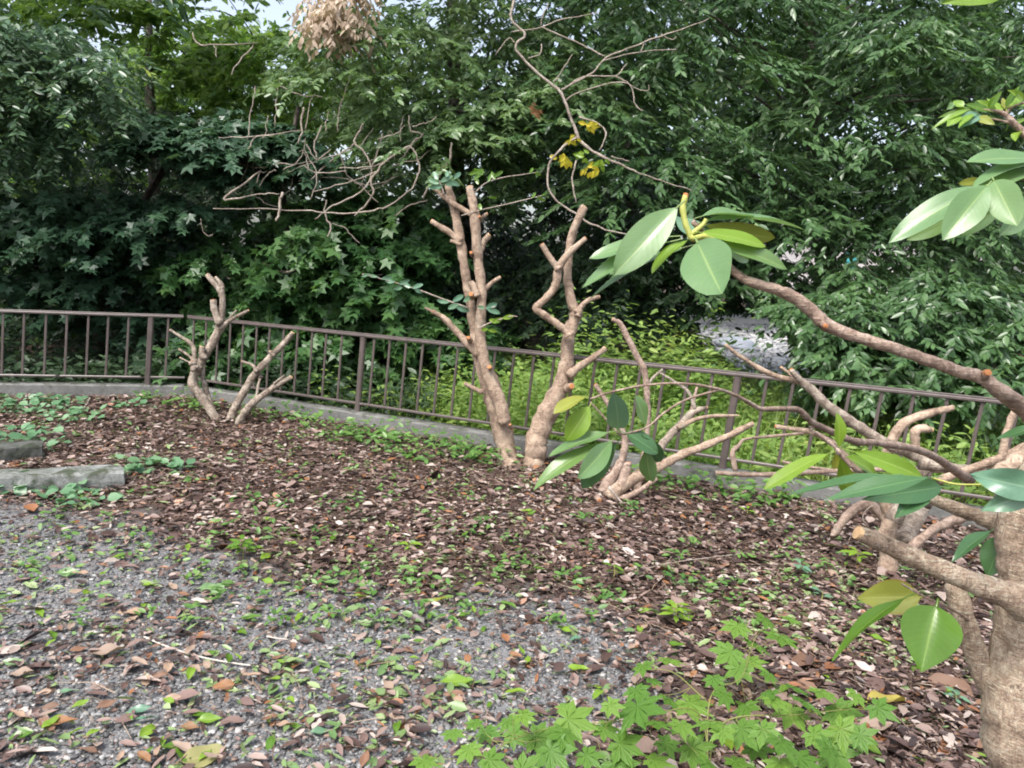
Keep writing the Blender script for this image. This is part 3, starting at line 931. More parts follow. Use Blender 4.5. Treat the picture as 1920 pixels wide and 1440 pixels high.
# fine twigs in the litter
w = scatter_view(4200, 0, 1750)
w = w[~gravel_at(w[:, 0], w[:, 1]) | (rng.random(len(w)) < 0.2)]
n = len(w)
a = rng.uniform(0, 2 * np.pi, n)
A = np.stack([np.cos(a), np.sin(a), rng.normal(0, 0.08, n)], 1)
S = np.stack([-np.sin(a), np.cos(a), np.zeros(n)], 1)
L = rng.uniform(0.05, 0.28, n); r_ = rng.uniform(0.0012, 0.003, n)
c = w.copy(); c[:, 2] = gz(w[:, 0], w[:, 1]) + 0.022
bend = c + S * (rng.normal(0, 0.12, n) * L)[:, None]
Vt = []
Zv = np.array([0, 0, 1.0])
for q, rr in ((c - A * (L / 2)[:, None], 1.0), (bend, 0.85), (c + A * (L / 2)[:, None], 0.5)):
    for j in range(3):
        an_ = 2 * math.pi * j / 3
        Vt.append(q + (S * math.cos(an_) + Zv * math.sin(an_)) * (r_ * rr)[:, None])
Vt = np.stack(Vt, 1)
ft = np.array([(0, 1, 4, 3), (1, 2, 5, 4), (2, 0, 3, 5), (3, 4, 7, 6), (4, 5, 8, 7), (5, 3, 6, 8)])
ft = (ft[None] + (np.arange(n) * 9)[:, None, None]).reshape(-1, 4)
tag(add_obj('twig_litter', mesh_np('twig_litter', Vt.reshape(-1, 3), ft), None, M['twig_litter']), 'thin broken twigs scattered through the litter', 'twigs', None, 'stuff')

# ================================================================== BACKGROUND TREES
tree('drooping_tree', 'large dark tree with tiers of drooping narrow leaves, filling the top right', 'tree', (1560, 700), 12.0,
     [(1560, 640, 0.34, 12.0), (1540, 400, 0.30, 12.0), (1520, 150, 0.25, 12.0), (1500, -300, 0.18, 12.0)],
     [(1420, 110, 420, 190, 9.0, 12.5, 76, 0.75, 12, 22), (1450, 330, 380, 170, 9.0, 12.5, 56, 0.7, 12, 22), (1850, 200, 250, 300, 9.0, 12.0, 54, 0.7, 12, 22),
      (1500, -450, 700, 300, 9.0, 14.0, 44, 1.2, 9, 12, 2.4), (1380, -40, 560, 90, 11.0, 13.5, 50, 0.8, 12, 22), (1450, 420, 420, 110, 10.5, 13.0, 30, 0.7, 12, 22)],
     0.138, 0.047, M['f_right'], limbs=30, droop=0.5, tilt=0.34, spray=0.62, fan=0.5)
tree('glossy_leaved_tree', 'tall tree with glossy mid green leaves behind the bare dead twigs', 'tree', (900, 640), 12.5,
     [(880, 560, 0.26, 12.3), (860, 330, 0.22, 12.0), (850, 100, 0.18, 11.5), (850, -300, 0.12, 11.5)],
     [(840, 110, 260, 150, 8.8, 11.5, 62, 0.55, 13, 22), (1010, 180, 160, 190, 9.5, 12.0, 30, 0.55, 12, 22), (820, 260, 180, 80, 9.5, 11.5, 22, 0.5, 12, 20),
      (800, -350, 420, 220, 9.0, 13.0, 40, 1.1, 10, 14, 2.0)],
     0.115, 0.046, M['f_centre'], limbs=24)
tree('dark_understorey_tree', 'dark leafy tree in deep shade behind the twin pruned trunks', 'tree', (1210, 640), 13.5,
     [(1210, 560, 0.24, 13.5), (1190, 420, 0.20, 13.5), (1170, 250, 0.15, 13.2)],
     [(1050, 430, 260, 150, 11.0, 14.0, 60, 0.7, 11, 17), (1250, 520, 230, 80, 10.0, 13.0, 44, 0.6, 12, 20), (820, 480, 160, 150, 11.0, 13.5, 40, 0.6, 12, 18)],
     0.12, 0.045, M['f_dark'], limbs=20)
tree('low_branching_tree', 'tree with low leafy boughs hanging over the railing on the right', 'tree', (1668, 860), 8.9,
     [(1672, 800, 0.30, 8.9), (1676, 730, 0.27, 8.9), (1684, 660, 0.20, 9.0), (1694, 590, 0.11, 9.2), (1700, 545, 0.05, 9.4)],
     [(1720, 600, 230, 95, 7.6, 9.2, 60, 0.5, 13, 20), (1560, 620, 100, 75, 8.0, 9.2, 16, 0.42, 12, 18), (1830, 660, 140, 90, 7.0, 8.6, 26, 0.45, 12, 20), (1700, 420, 250, 90, 9.0, 11.0, 26, 0.6, 11, 18), (1600, 690, 90, 40, 8.2, 9.2, 9, 0.35, 12, 18)],
     0.115, 0.045, M['f_right'], bark='bark_mid', limbs=12, fan=0.55, tilt=0.4, zbase=-0.15)
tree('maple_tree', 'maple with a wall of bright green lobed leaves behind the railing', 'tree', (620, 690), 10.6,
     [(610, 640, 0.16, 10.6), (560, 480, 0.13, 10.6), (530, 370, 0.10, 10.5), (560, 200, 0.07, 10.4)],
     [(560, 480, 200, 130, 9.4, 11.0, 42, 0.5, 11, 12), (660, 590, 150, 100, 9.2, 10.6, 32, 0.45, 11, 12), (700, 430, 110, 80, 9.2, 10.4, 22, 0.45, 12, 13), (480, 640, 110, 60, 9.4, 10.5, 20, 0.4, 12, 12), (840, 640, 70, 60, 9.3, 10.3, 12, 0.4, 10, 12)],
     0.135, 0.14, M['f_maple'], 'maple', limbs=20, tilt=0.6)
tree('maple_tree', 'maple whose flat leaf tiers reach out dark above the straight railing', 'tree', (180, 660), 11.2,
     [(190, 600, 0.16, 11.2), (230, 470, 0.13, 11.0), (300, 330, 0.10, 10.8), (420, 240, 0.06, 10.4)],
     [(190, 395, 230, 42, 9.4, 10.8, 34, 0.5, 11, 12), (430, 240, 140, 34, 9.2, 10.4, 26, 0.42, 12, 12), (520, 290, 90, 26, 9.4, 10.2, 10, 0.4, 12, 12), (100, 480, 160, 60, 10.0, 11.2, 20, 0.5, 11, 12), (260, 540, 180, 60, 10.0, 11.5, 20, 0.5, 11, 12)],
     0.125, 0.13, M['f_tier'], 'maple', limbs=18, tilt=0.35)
tree('compound_leaved_tree', 'bluish tree with hanging feathered leaves in the top left corner', 'tree', (-120, 680), 11.0,
     [(-130, 560, 0.30, 11.0), (-110, 300, 0.26, 10.8), (-60, 100, 0.2, 10.4), (0, -200, 0.14, 10.2)],
     [(90, 130, 130, 110, 8.6, 10.2, 44, 0.45, 12, 20), (10, 60, 90, 60, 8.8, 10.0, 16, 0.45, 12, 20), (40, 280, 120, 60, 9.5, 11.0, 16, 0.5, 12, 18), (-150, 200, 150, 300, 9.0, 11.0, 30, 0.7, 12, 18), (0, -300, 400, 200, 9.0, 13.0, 36, 1.1, 10, 14, 2.0)],
     0.115, 0.04, M['f_blue'], limbs=20, droop=0.8)
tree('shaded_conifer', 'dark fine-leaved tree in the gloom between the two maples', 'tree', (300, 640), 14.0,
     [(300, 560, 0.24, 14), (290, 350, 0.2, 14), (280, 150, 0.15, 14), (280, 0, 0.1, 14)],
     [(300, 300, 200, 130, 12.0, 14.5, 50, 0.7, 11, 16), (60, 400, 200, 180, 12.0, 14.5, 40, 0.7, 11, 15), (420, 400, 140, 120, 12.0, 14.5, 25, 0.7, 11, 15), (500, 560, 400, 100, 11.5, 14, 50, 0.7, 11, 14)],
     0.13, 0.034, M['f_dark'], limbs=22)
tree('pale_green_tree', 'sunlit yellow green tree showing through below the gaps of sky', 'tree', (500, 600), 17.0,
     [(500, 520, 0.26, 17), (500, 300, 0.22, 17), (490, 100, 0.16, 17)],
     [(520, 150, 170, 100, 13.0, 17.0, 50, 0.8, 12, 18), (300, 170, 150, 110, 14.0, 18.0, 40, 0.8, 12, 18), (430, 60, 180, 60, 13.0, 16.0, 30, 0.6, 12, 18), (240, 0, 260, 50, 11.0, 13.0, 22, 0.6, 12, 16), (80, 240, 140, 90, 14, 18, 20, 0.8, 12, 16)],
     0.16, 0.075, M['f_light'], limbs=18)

# far woods: one closed mass of leaves
zz = [(200, 330, 500, 300, 18, 26, 160, 1.5, 8, 10), (850, 330, 450, 300, 20, 28, 170, 1.5, 8, 10), (1600, 250, 500, 330, 27, 36, 170, 2.1, 8, 10, 1.35), (1300, 160, 420, 220, 22, 30, 120, 1.9, 8, 10, 1.3), (1750, 130, 320, 200, 24, 32, 70, 1.9, 8, 10, 1.3), (2100, 350, 300, 350, 25, 34, 60, 2.0, 8, 10, 1.35), (-300, 350, 300, 350, 17, 26, 60, 1.5, 8, 10),
      (820, 560, 480, 60, 15, 19, 60, 1.0, 8, 10), (100, 560, 420, 80, 14, 18, 60, 1.0, 8, 10), (1800, 555, 300, 50, 26, 30, 40, 1.4, 8, 10, 1.3)]
Pp, A, N, Ll, Ww, C = pads(zz, 0.34, 0.185, 0.4, 0.6, 0.8)
km = keep_mask(Pp, 1.35)
far = add_obj('far_woods', leaf_mass('far_woods', Pp[km], A[km], N[km], Ll[km], Ww[km]), None, M['f_far'])
tag(far, 'dense woods closing the view behind the trees', 'woods', None, 'stuff')

# dead brown leaf clump on a snapped bough
root = thing('dead_bough', 'snapped bough with a bunch of withered brown leaves at the top of the photo', 'bough', tuple(P(640, -60, 8.5)))
b0 = base_of(root)
stick(root, 'branch', [(700, -130, 16), (660, -70, 14), (640, 0, 10), (630, 60, 6)], 8.5, M['bark_dead'])
Pp, A, N, Ll, Ww, C = pads([(634, -2, 40, 40, 8.3, 9.0, 16, 0.14, 8, 9), (655, 40, 22, 22, 8.4, 9.2, 4, 0.10, 8, 8), (605, 20, 20, 26, 8.4, 9.0, 3, 0.10, 7, 8)], 0.10, 0.045, 1.2, 0.9, 0.25)
A[:, 2] -= 0.8
add_obj('dead_leaves', leaf_mass('dead_leaves', Pp - b0, A, N, Ll, Ww), root, M['f_deadleaf'])

# ------------------------------------------------------------------ undergrowth behind the railing
def plants(n, xr, yr, hr, cond, nl=14, L=0.09, W=0.038):
    x = rng.uniform(*xr, n); y = rng.uniform(*yr, n)
    k = (beyond(x, y) > 0.22) & cond(x, y)
    x, y = x[k], y[k]
    n = len(x)
    h = rng.uniform(*hr, n) * (0.75 + 0.35 * vnoise(x, y, 1.1))
    z0 = gz(x, y)
    lean = rng.normal(0, 0.18, (n, 2))
    i = np.repeat(np.arange(n), nl)
    t = np.tile(np.linspace(0.12, 1.0, nl), n)
    a = rng.uniform(0, 2 * np.pi, n)[i] + np.tile(np.arange(nl) * 2.4, n)
    p = np.stack([x[i] + lean[i, 0] * t * h[i], y[i] + lean[i, 1] * t * h[i], z0[i] + t * h[i]], 1)
    A = np.stack([np.cos(a), np.sin(a), rng.normal(0.15, 0.35, len(i))], 1)
    p += A * 0.03
    N = unit(np.stack([rng.normal(0, 0.35, len(i)), rng.normal(-0.25, 0.35, len(i)), np.ones(len(i))], 1))
    s = rng.uniform(0.6, 1.3, len(i))
    return p, A, N, L * s, W * s
rb = np.array([G(x, y, -0.15)[:2] for x, y in ((1290, 612), (1460, 606), (1580, 640), (1760, 735), (1560, 790), (1430, 730), (1330, 660))])
notbed = lambda x, y: ~in_poly(x, y, rb)
parts = []
parts.append(plants(4300, (-2.2, 9), (5.2, 15), (0.25, 0.75), lambda x, y: notbed(x, y) & (y < 13.5 - 0.5 * np.abs(x - 1)), 15))
parts.append(plants(620, (0.5, 3.2), (8.0, 11.0), (1.0, 1.75), lambda x, y: notbed(x, y) & (x < 0.27 * y) & (vnoise(x, y, 1.8) > -0.35), 20, 0.10, 0.036))
parts.append(plants(1600, (-1.0, 5), (6, 10.5), (0.5, 1.0), lambda x, y: notbed(x, y) & (x < 0.33 * y - 0.3), 16, 0.085, 0.03))
Pp = np.vstack([q[0] for q in parts]); A = np.vstack([q[1] for q in parts]); N = np.vstack([q[2] for q in parts]); Ll = np.hstack([q[3] for q in parts]); Ww = np.hstack([q[4] for q in parts])
px, py, d_ = proj(Pp)
ok = ~((((px - 1425) / 95 + 0.3 * vnoise(Pp[:, 0], Pp[:, 1], 2)) ** 2 + ((py - 650 - 0.25 * (px - 1425)) / 50) ** 2 < 1) & (rng.random(len(px)) < 0.8))
un = add_obj('undergrowth', leaf_mass('undergrowth', Pp[ok], A[ok], N[ok], Ll[ok], Ww[ok]), None, M['f_under'])
tag(un, 'yellow green undergrowth with light painted into its leaf colours behind the slanting railing', 'undergrowth', None, 'stuff')
q = plants(1700, (-9, -0.8), (7.5, 12), (0.3, 0.8), lambda x, y: beyond(x, y) < 3.2, 12, 0.13, 0.05)
un = add_obj('shade_undergrowth', leaf_mass('shade_undergrowth', *q), None, M['f_dark'])
tag(un, 'dark weedy undergrowth in shade behind the straight railing', 'undergrowth', None, 'stuff')
# grass blades in the undergrowth
n = 5000
x = rng.uniform(-1.5, 5.5, n); y = rng.uniform(6, 13, n)
k = (beyond(x, y) > 0.25) & notbed(x, y)
x, y = x[k], y[k]; n = len(x)
a = rng.uniform(0, 2 * np.pi, n)
A = np.stack([np.cos(a) * 0.45, np.sin(a) * 0.45, np.ones(n)], 1)
N = np.stack([np.cos(a), np.sin(a), -0.3 * np.ones(n)], 1)
gl = rng.uniform(0.25, 0.8, n)
BT = np.array([(-0.5, 0, 0), (0.5, 0, 0), (0.45, 0.45, 2.0), (0.05, 1.0, 9.0), (-0.05, 1.0, 9.0), (-0.45, 0.45, 2.0)])
BF = np.array([(0, 1, 2, 5), (5, 2, 3, 4)])
gr = add_obj('tall_grass', leaf_mass('tall_grass', np.stack([x, y, gz(x, y)], 1), A, N, gl, np.full(n, 0.012), BT, BF), None, M['f_under'])
tag(gr, 'loose tall grass mixed into the undergrowth', 'grass', None, 'stuff')

# stony bed, pale slab and boulder beyond
rbz = -0.105
c2 = rb.mean(0)
V = [(p[0], p[1], rbz) for p in rb]
tag(add_obj('stony_path', mesh_py('stony_path', V, [tuple(range(len(V)))], False), None, M['concrete']), 'grey stony ground beyond the undergrowth', None, None, 'structure')
n = 9000
t = rng.random((n, 2))
lo_, hi_ = rb.min(0), rb.max(0)
w = np.stack([lo_[0] + (hi_[0] - lo_[0]) * t[:, 0], lo_[1] + (hi_[1] - lo_[1]) * t[:, 1], np.full(n, 0.05)], 1)
w = w[in_poly(w[:, 0], w[:, 1], rb)]
tag(stones('river_stones', w, 0.04, 0.16, M['lit_stone']), 'grey stones, bright light put into their colour, strewn beyond the undergrowth', 'stones', None, 'stuff')
sl0 = G(1300, 606, -0.1); sl1 = G(1480, 612, -0.1)
dv = unit((sl1 - sl0) * Kz); nv_ = np.array([-dv[1], dv[0], 0]); nv_ = nv_ if nv_[1] > 0 else -nv_
V = []
for z in (-0.2, 0.12):
    for q in (sl0, sl1 + dv * 4, sl1 + dv * 4 + nv_ * 5, sl0 + nv_ * 5):
        V.append((q[0], q[1], z))
F = [(0, 3, 2, 1), (4, 5, 6, 7), (0, 1, 5, 4), (1, 2, 6, 5), (2, 3, 7, 6), (3, 0, 4, 7)]
M['pale'] = mat_plain('pale_concrete', (0.62, 0.58, 0.56), (0.80, 0.76, 0.74), 1.5, 0.85, 0.1)
sb = add_obj('concrete_slab', mesh_py('concrete_slab', V, F, False), None, M['pale'])
tag(sb, 'pale flat concrete slab far off between the trees', 'slab')
M['boulder'] = mat_plain('boulder_rock', (0.30, 0.32, 0.37), (0.55, 0.58, 0.64), 3, 0.6, 0.5)
def boulder(name, c, sx, sy, sz, mat, seed, nseg=14):
    r = np.random.default_rng(seed)
    V = []; F = []
    k = r.uniform(0, 6, 6)
    for i in range(nseg + 1):
        th = math.pi * i / nseg
        for j in range(nseg):
            ph = 2 * math.pi * j / nseg
            d = np.array([math.sin(th) * math.cos(ph), math.sin(th) * math.sin(ph), math.cos(th)])
            rr = 1 + 0.16 * math.sin(3 * d[0] + k[0] + 2 * d[1]) + 0.12 * math.sin(5 * d[2] + k[1] + 3 * d[0]) + 0.08 * math.sin(7 * d[1] + k[2])
            V.append((d[0] * rr * sx, d[1] * rr * sy, d[2] * rr * sz))
    for i in range(nseg):
        for j in range(nseg):
            F.append((i * nseg + j, i * nseg + (j + 1) % nseg, (i + 1) * nseg + (j + 1) % nseg, (i + 1) * nseg + j))
    o = add_obj(name, mesh_py(name, V, F, True), None, mat, tuple(c))
    return o
BLD = tag(boulder('boulder', G(1372, 655, -0.1) + np.array([0, 0, 0.08]), 0.5, 0.5, 0.2, M['boulder'], 3), 'blue grey boulder at the edge of the stony ground', 'boulder')
# pale house glimpsed through the leaves
hb = P(1640, 560, 45.0); hb[2] = -0.15
root = thing('distant_house', 'pale house wall glimpsed through the leaves on the right', 'house', tuple(hb))
def box_mesh(x0, x1, y0, y1, z0, z1):
    V = [(x0, y0, z0), (x1, y0, z0), (x1, y1, z0), (x0, y1, z0), (x0, y0, z1), (x1, y0, z1), (x1, y1, z1), (x0, y1, z1)]
    return V, [(0, 3, 2, 1), (4, 5, 6, 7), (0, 1, 5, 4), (1, 2, 6, 5), (2, 3, 7, 6), (3, 0, 4, 7)]
V, F = box_mesh(-4.5, 6, 0, 6, 0, 4.6)
add_obj('wall', mesh_py('wall', V, F, False), root, M['pale'])
V = [(-4.9, -0.5, 4.603), (6.4, -0.5, 4.603), (6.4, 6.5, 4.603), (-4.9, 6.5, 4.603), (-4.9, 3, 6.2), (6.4, 3, 6.2)]
add_obj('roof', mesh_py('roof', V, [(0, 1, 5, 4), (2, 3, 4, 5), (0, 4, 3), (1, 2, 5), (0, 3, 2, 1)], False), root, M['boulder'])
M['cyan'] = mat_plain('turquoise_paint', (0.10, 0.50, 0.52), (0.14, 0.58, 0.60), 3, 0.5)
V, F = box_mesh(-2.0, -1.3, -0.06, -0.003, 2.5, 3.4)
add_obj('shutter', mesh_py('shutter', V, F, False), root, M['cyan'])

# ================================================================== PRUNED TREES IN THE BED
CO, CT = M['cut_orange'], M['cut']
# ---- shrub at the left
f3 = (0, 480, 3.0)
dS = float(gd(420, 789))
root = thing('pruned_shrub', 'small pruned shrub with several bare cut stems in front of the railing corner', 'shrub', tuple(G(420, 789)))
bk = M['bark_grey']
stick(root, 'trunk', [(1235, 945, 50), (1200, 890, 48), (1140, 800, 50), (1085, 720, 50), (1095, 660, 46), (1145, 570, 48), (1210, 460, 48), (1240, 370, 44), (1252, 270, 36), (1240, 200, 32), (1165, 105, 27)], dS, bk, f3, CT)
stick(root, 'branch', [(1246, 230, 26), (1248, 165, 25), (1212, 120, 19)], dS, bk, f3, CT)
stick(root, 'branch', [(1240, 385, 36), (1208, 310, 38), (1200, 248, 36)], dS - 0.05, bk, f3, CO)
stick(root, 'branch', [(1235, 410, 24), (1300, 358, 22), (1398, 306, 14)], dS - 0.03, bk, f3, CT)
stick(root, 'branch', [(1260, 385, 14), (1295, 345, 13), (1330, 304, 10)], dS + 0.05, bk, f3)
stick(root, 'branch', [(1120, 640, 32), (1095, 585, 30), (1092, 530, 28), (1070, 490, 25), (1010, 450, 18), (956, 415, 14)], dS - 0.04, bk, f3, CT)
stick(root, 'branch', [(1100, 600, 16), (1060, 560, 15), (1008, 524, 13)], dS - 0.06, bk, f3, CT)
stick(root, 'branch', [(1100, 612, 11), (1060, 596, 10), (1012, 571, 9)], dS - 0.08, bk, f3, CO)
stick(root, 'branch', [(1100, 640, 36), (1088, 615, 40), (1086, 598, 38)], dS - 0.09, bk, f3, CO)
stick(root, 'branch', [(1150, 580, 34), (1135, 550, 36), (1138, 512, 34)], dS - 0.07, bk, f3, CT)
stick(root, 'branch', [(1195, 880, 30), (1165, 770, 30), (1140, 680, 26), (1120, 620, 24)], dS + 0.08, bk, f3)
stick(root, 'branch', [(1240, 430, 12), (1275, 395, 11), (1075, 400, 8)][:2], dS + 0.03, bk, f3)
stick(root, 'trunk', [(1285, 945, 46), (1310, 880, 42), (1345, 810, 40), (1395, 725, 40), (1440, 655, 40), (1530, 560, 37), (1600, 490, 34), (1648, 430, 29)], dS, bk, f3, CT)
stick(root, 'branch', [(1445, 655, 18), (1420, 615, 17), (1362, 593, 13)], dS - 0.04, bk, f3, CT)
stick(root, 'branch', [(1545, 560, 20), (1530, 548, 19), (1518, 535, 18)], dS - 0.03, bk, f3, CT)
stick(root, 'trunk', [(1335, 950, 44), (1375, 885, 42), (1420, 830, 38), (1490, 775, 34), (1570, 718, 32), (1640, 682, 27)], dS - 0.1, bk, f3, CT)
stick(root, 'branch', [(1440, 810, 16), (1452, 740, 15), (1462, 690, 13)], dS - 0.05, bk, f3)
stick(root, 'branch', [(1470, 690, 26), (1452, 660, 26), (1440, 630, 22)], dS + 0.05, bk, f3)
stick(root, 'branch', [(1540, 720, 12), (1575, 690, 11), (1600, 672, 9)], dS - 0.13, bk, f3)

# ---- two big trunks
f4 = (640, 300, 2.181)
dT = float(gd(952, 872))
bk = M['bark']
rootA = thing('pruned_tree', 'pruned trunk with two tall upright stems, left of the pair', 'tree', tuple(G(955, 872)))
stick(rootA, 'trunk', [(694, 1275, 128), (688, 1245, 100), (680, 1205, 84), (655, 1090, 76), (628, 990, 76), (598, 900, 72), (562, 800, 56), (545, 710, 44), (532, 610, 40), (515, 520, 38), (500, 420, 38), (484, 310, 36), (465, 210, 33), (435, 105, 27)], dT, bk, f4, CT, 12)
stick(rootA, 'trunk', [(668, 1080, 52), (648, 990, 52), (605, 890, 48), (578, 790, 44), (568, 690, 44), (574, 590, 42), (572, 510, 42), (560, 410, 42), (550, 280, 40), (540, 190, 36), (524, 108, 30)], dT - 0.12, bk, f4, CT, 11)
stick(rootA, 'branch', [(560, 795, 30), (520, 755, 30), (470, 700, 28), (425, 652, 25), (376, 620, 21)], dT - 0.06, bk, f4, CO)
stick(rootA, 'branch', [(390, 628, 12), (365, 615, 11), (343, 604, 9)], dT - 0.03, bk, f4)
stick(rootA, 'branch', [(490, 335, 27), (440, 295, 25), (368, 250, 21)], dT - 0.03, bk, f4, CT)
stick(rootA, 'branch', [(545, 235, 24), (520, 215, 24), (460, 180, 23), (402, 135, 20)], dT - 0.06, bk, f4, CT)
stick(rootA, 'branch', [(450, 175, 20), (420, 150, 19), (375, 115, 14)], dT + 0.05, bk, f4)
stick(rootA, 'branch', [(555, 245, 18), (575, 235, 17), (596, 220, 15)], dT - 0.1, bk, f4, CT)
stick(rootA, 'branch', [(568, 370, 26), (582, 335, 26), (606, 305, 23)], dT - 0.1, bk, f4, CT)
stick(rootA, 'branch', [(585, 530, 18), (615, 502, 17), (650, 479, 14)], dT - 0.1, bk, f4, CT)
stick(rootA, 'branch', [(490, 345, 14), (462, 335, 13), (446, 330, 12)], dT - 0.05, bk, f4)
stick(rootA, 'branch', [(580, 950, 20), (545, 935, 19), (504, 914, 17)], dT - 0.08, bk, f4, CT)
stick(rootA, 'branch', [(555, 560, 26), (540, 515, 28), (532, 498, 24)], dT - 0.16, bk, f4)
for (x, y, w) in ((530, 548, 22), (519, 726, 18), (606, 846, 20), (530, 378, 16), (690, 1082, 11), (565, 230, 12)):
    stick(rootA, 'branch', [(x + 8, y + 14, w, 0.05), (x + 3, y + 5, w, -0.02), (x, y, w * 0.9, -0.07)], dT - 0.13, bk, f4, CO)
rootB = thing('pruned_tree', 'thick pruned trunk with a crooked side branch, right of the pair', 'tree', tuple(G(1000, 874)))
stick(rootB, 'trunk', [(782, 1282, 140), (784, 1250, 104), (789, 1205, 88), (803, 1130, 92), (846, 1030, 88), (890, 940, 66), (918, 840, 56), (925, 750, 50), (942, 680, 48), (962, 625, 50), (944, 590, 42), (926, 500, 38), (930, 400, 35), (945, 300, 34), (993, 190, 30)], dT + 0.03, bk, f4, CT, 12)
stick(rootB, 'branch', [(935, 720, 34), (915, 695, 32), (868, 660, 30), (812, 622, 30), (797, 603, 31), (842, 560, 30), (878, 510, 32), (888, 445, 32), (925, 385, 28), (1000, 321, 21)], dT - 0.10, bk, f4, CO, 10, sub=6)
stick(rootB, 'branch', [(890, 450, 26), (868, 420, 26), (845, 388, 24), (820, 344, 21)], dT - 0.12, bk, f4, CO)
stick(rootB, 'branch', [(962, 625, 24), (990, 590, 23), (1015, 572, 20), (1056, 559, 14)], dT - 0.04, bk, f4, CT)
stick(rootB, 'branch', [(930, 880, 34), (965, 850, 30), (1015, 818, 27), (1080, 770, 24)], dT - 0.03, bk, f4, CT)
stick(rootB, 'branch', [(925, 935, 30, 0.05), (938, 928, 28, -0.03), (942, 924, 25, -0.08)], dT - 0.08, bk, f4, CO)
stick(rootB, 'branch', [(965, 640, 20), (975, 622, 20), (982, 612, 18)], dT - 0.08, bk, f4)

# leafy shoots on the left trunk
def shoot(parent, rows, d, frame, leaves, mat, w=26, L=60, prof=prof_round):
    stick(parent, 'twig', rows, d, M['bark_dead'], frame, None, 5, 0.03)
    for (x, y, ang, l, ww) in leaves:
        a = math.radians(ang)
        put_leaf(parent, mat, (x, y), (x + l * math.cos(a), y - l * math.sin(a)), ww, d - 0.02, frame, 0.03, prof=prof, fold=0.08, petiole=0.05)
shoot(rootA, [(520, 605, 8), (420, 570, 7), (300, 525, 6), (180, 490, 5), (85, 466, 4)], dT - 0.12, f4,
      [(150, 478, 170, 62, 14), (110, 470, 190, 30, 12), (165, 485, 10, 45, 16), (215, 500, 165, 38, 18), (235, 508, 20, 50, 18), (250, 520, 190, 40, 20), (290, 525, 25, 50, 18), (285, 522, 150, 44, 18), (300, 530, -20, 40, 16),
       (440, 582, 170, 55, 20), (455, 578, 30, 55, 22), (480, 590, 200, 50, 22), (470, 600, -20, 60, 24), (500, 580, 40, 45, 20)], M['blue_leaf'])
shoot(rootA, [(560, 610, 7), (590, 608, 6), (630, 600, 5)], dT - 0.2, f4, [(590, 605, 20, 55, 24), (595, 610, -15, 60, 22), (585, 606, 170, 30, 18)], M['blue_leaf'])
shoot(rootA, [(560, 690, 6), (610, 665, 6), (690, 640, 5), (720, 640, 4)], dT - 0.2, f4, [(600, 690, 190, 30, 16), (615, 665, 20, 50, 22), (640, 660, 170, 40, 16), (660, 648, 15, 50, 20), (600, 695, -10, 40, 16)], M['rhodo_lime'])
shoot(rootA, [(420, 140, 8), (410, 110, 7), (400, 85, 5)], dT - 0.1, f4, [(400, 95, 160, 50, 22), (405, 90, 30, 60, 22), (415, 105, 190, 60, 22), (425, 100, 10, 55, 24), (395, 80, 120, 40, 20), (440, 90, -15, 50, 18), (460, 75, 40, 40, 18), (430, 70, 80, 30, 16)], M['blue_leaf'])
shoot(rootA, [(545, 135, 6), (590, 95, 5), (660, 72, 5), (740, 60, 4), (800, 50, 3)], dT - 0.08, f4, [(600, 90, 70, 40, 14), (560, 100, 110, 40, 16), (630, 80, 120, 40, 16), (620, 70, 30, 50, 16), (770, 55, 60, 30, 12), (790, 52, -20, 30, 12), (540, 80, 40, 60, 16), (520, 60, 20, 70, 18), (580, 60, 150, 50, 16)], M['camellia'])
shoot(rootA, [(490, 228, 6), (570, 205, 5), (680, 180, 5), (770, 158, 4), (832, 142, 3)], dT - 0.16, f4, [(780, 155, 60, 30, 12), (800, 150, -30, 40, 12), (820, 145, 30, 30, 10), (570, 205, 100, 30, 16), (600, 150, -10, 40, 10)], M['camellia'])

# ---- low spreading shrub in front of the right trunk
f5 = (960, 340, 2.322)
dL = float(gd(1165, 930))
bk = M['bark_pink']
root = thing('low_pruned_shrub', 'low pruned shrub with splayed bare stems beside the right trunk of the pair', 'shrub', tuple(G(1165, 930)))
stick(root, 'trunk', [(545, 1355, 34), (560, 1280, 30), (580, 1150, 26), (592, 1050, 25), (590, 950, 26), (578, 830, 28), (545, 765, 26), (495, 665, 26), (470, 620, 24), (437, 600, 20)], dL + 0.1, bk, f5, CT)
stick(root, 'trunk', [(400, 1375, 64), (425, 1310, 56), (465, 1245, 44), (490, 1160, 33), (482, 1085, 26), (432, 990, 22), (362, 884, 18)], dL + 0.05, bk, f5, CO)
stick(root, 'trunk', [(420, 1385, 72), (480, 1325, 56), (560, 1280, 46), (650, 1238, 38), (745, 1188, 36), (850, 1148, 34), (960, 1100, 30), (1048, 1055, 25)], dL - 0.1, M['bark'], f5, CT)
stick(root, 'branch', [(470, 1390, 26), (560, 1345, 24), (630, 1290, 24)], dL - 0.12, bk, f5)
stick(root, 'branch', [(480, 1330, 42), (500, 1250, 40), (505, 1225, 34)], dL - 0.1, bk, f5, CO)
stick(root, 'branch', [(600, 1265, 34), (650, 1155, 35), (715, 1080, 34), (790, 1005, 30), (850, 985, 17)], dL + 0.2, M['bark_grey'], f5, CT)
stick(root, 'branch', [(720, 1075, 22), (830, 1028, 19), (985, 1020, 12)], dL + 0.15, M['bark'], f5, CT)
stick(root, 'branch', [(775, 1040, 16), (790, 960, 15), (806, 895, 12)], dL + 0.22, bk, f5)
stick(root, 'branch', [(800, 1000, 14), (770, 920, 13), (720, 880, 12), (640, 832, 9)], dL + 0.2, M['bark_dead'], f5)
stick(root, 'branch', [(590, 900, 12), (610, 860, 12), (656, 818, 10)], dL + 0.12, M['bark_dead'], f5)
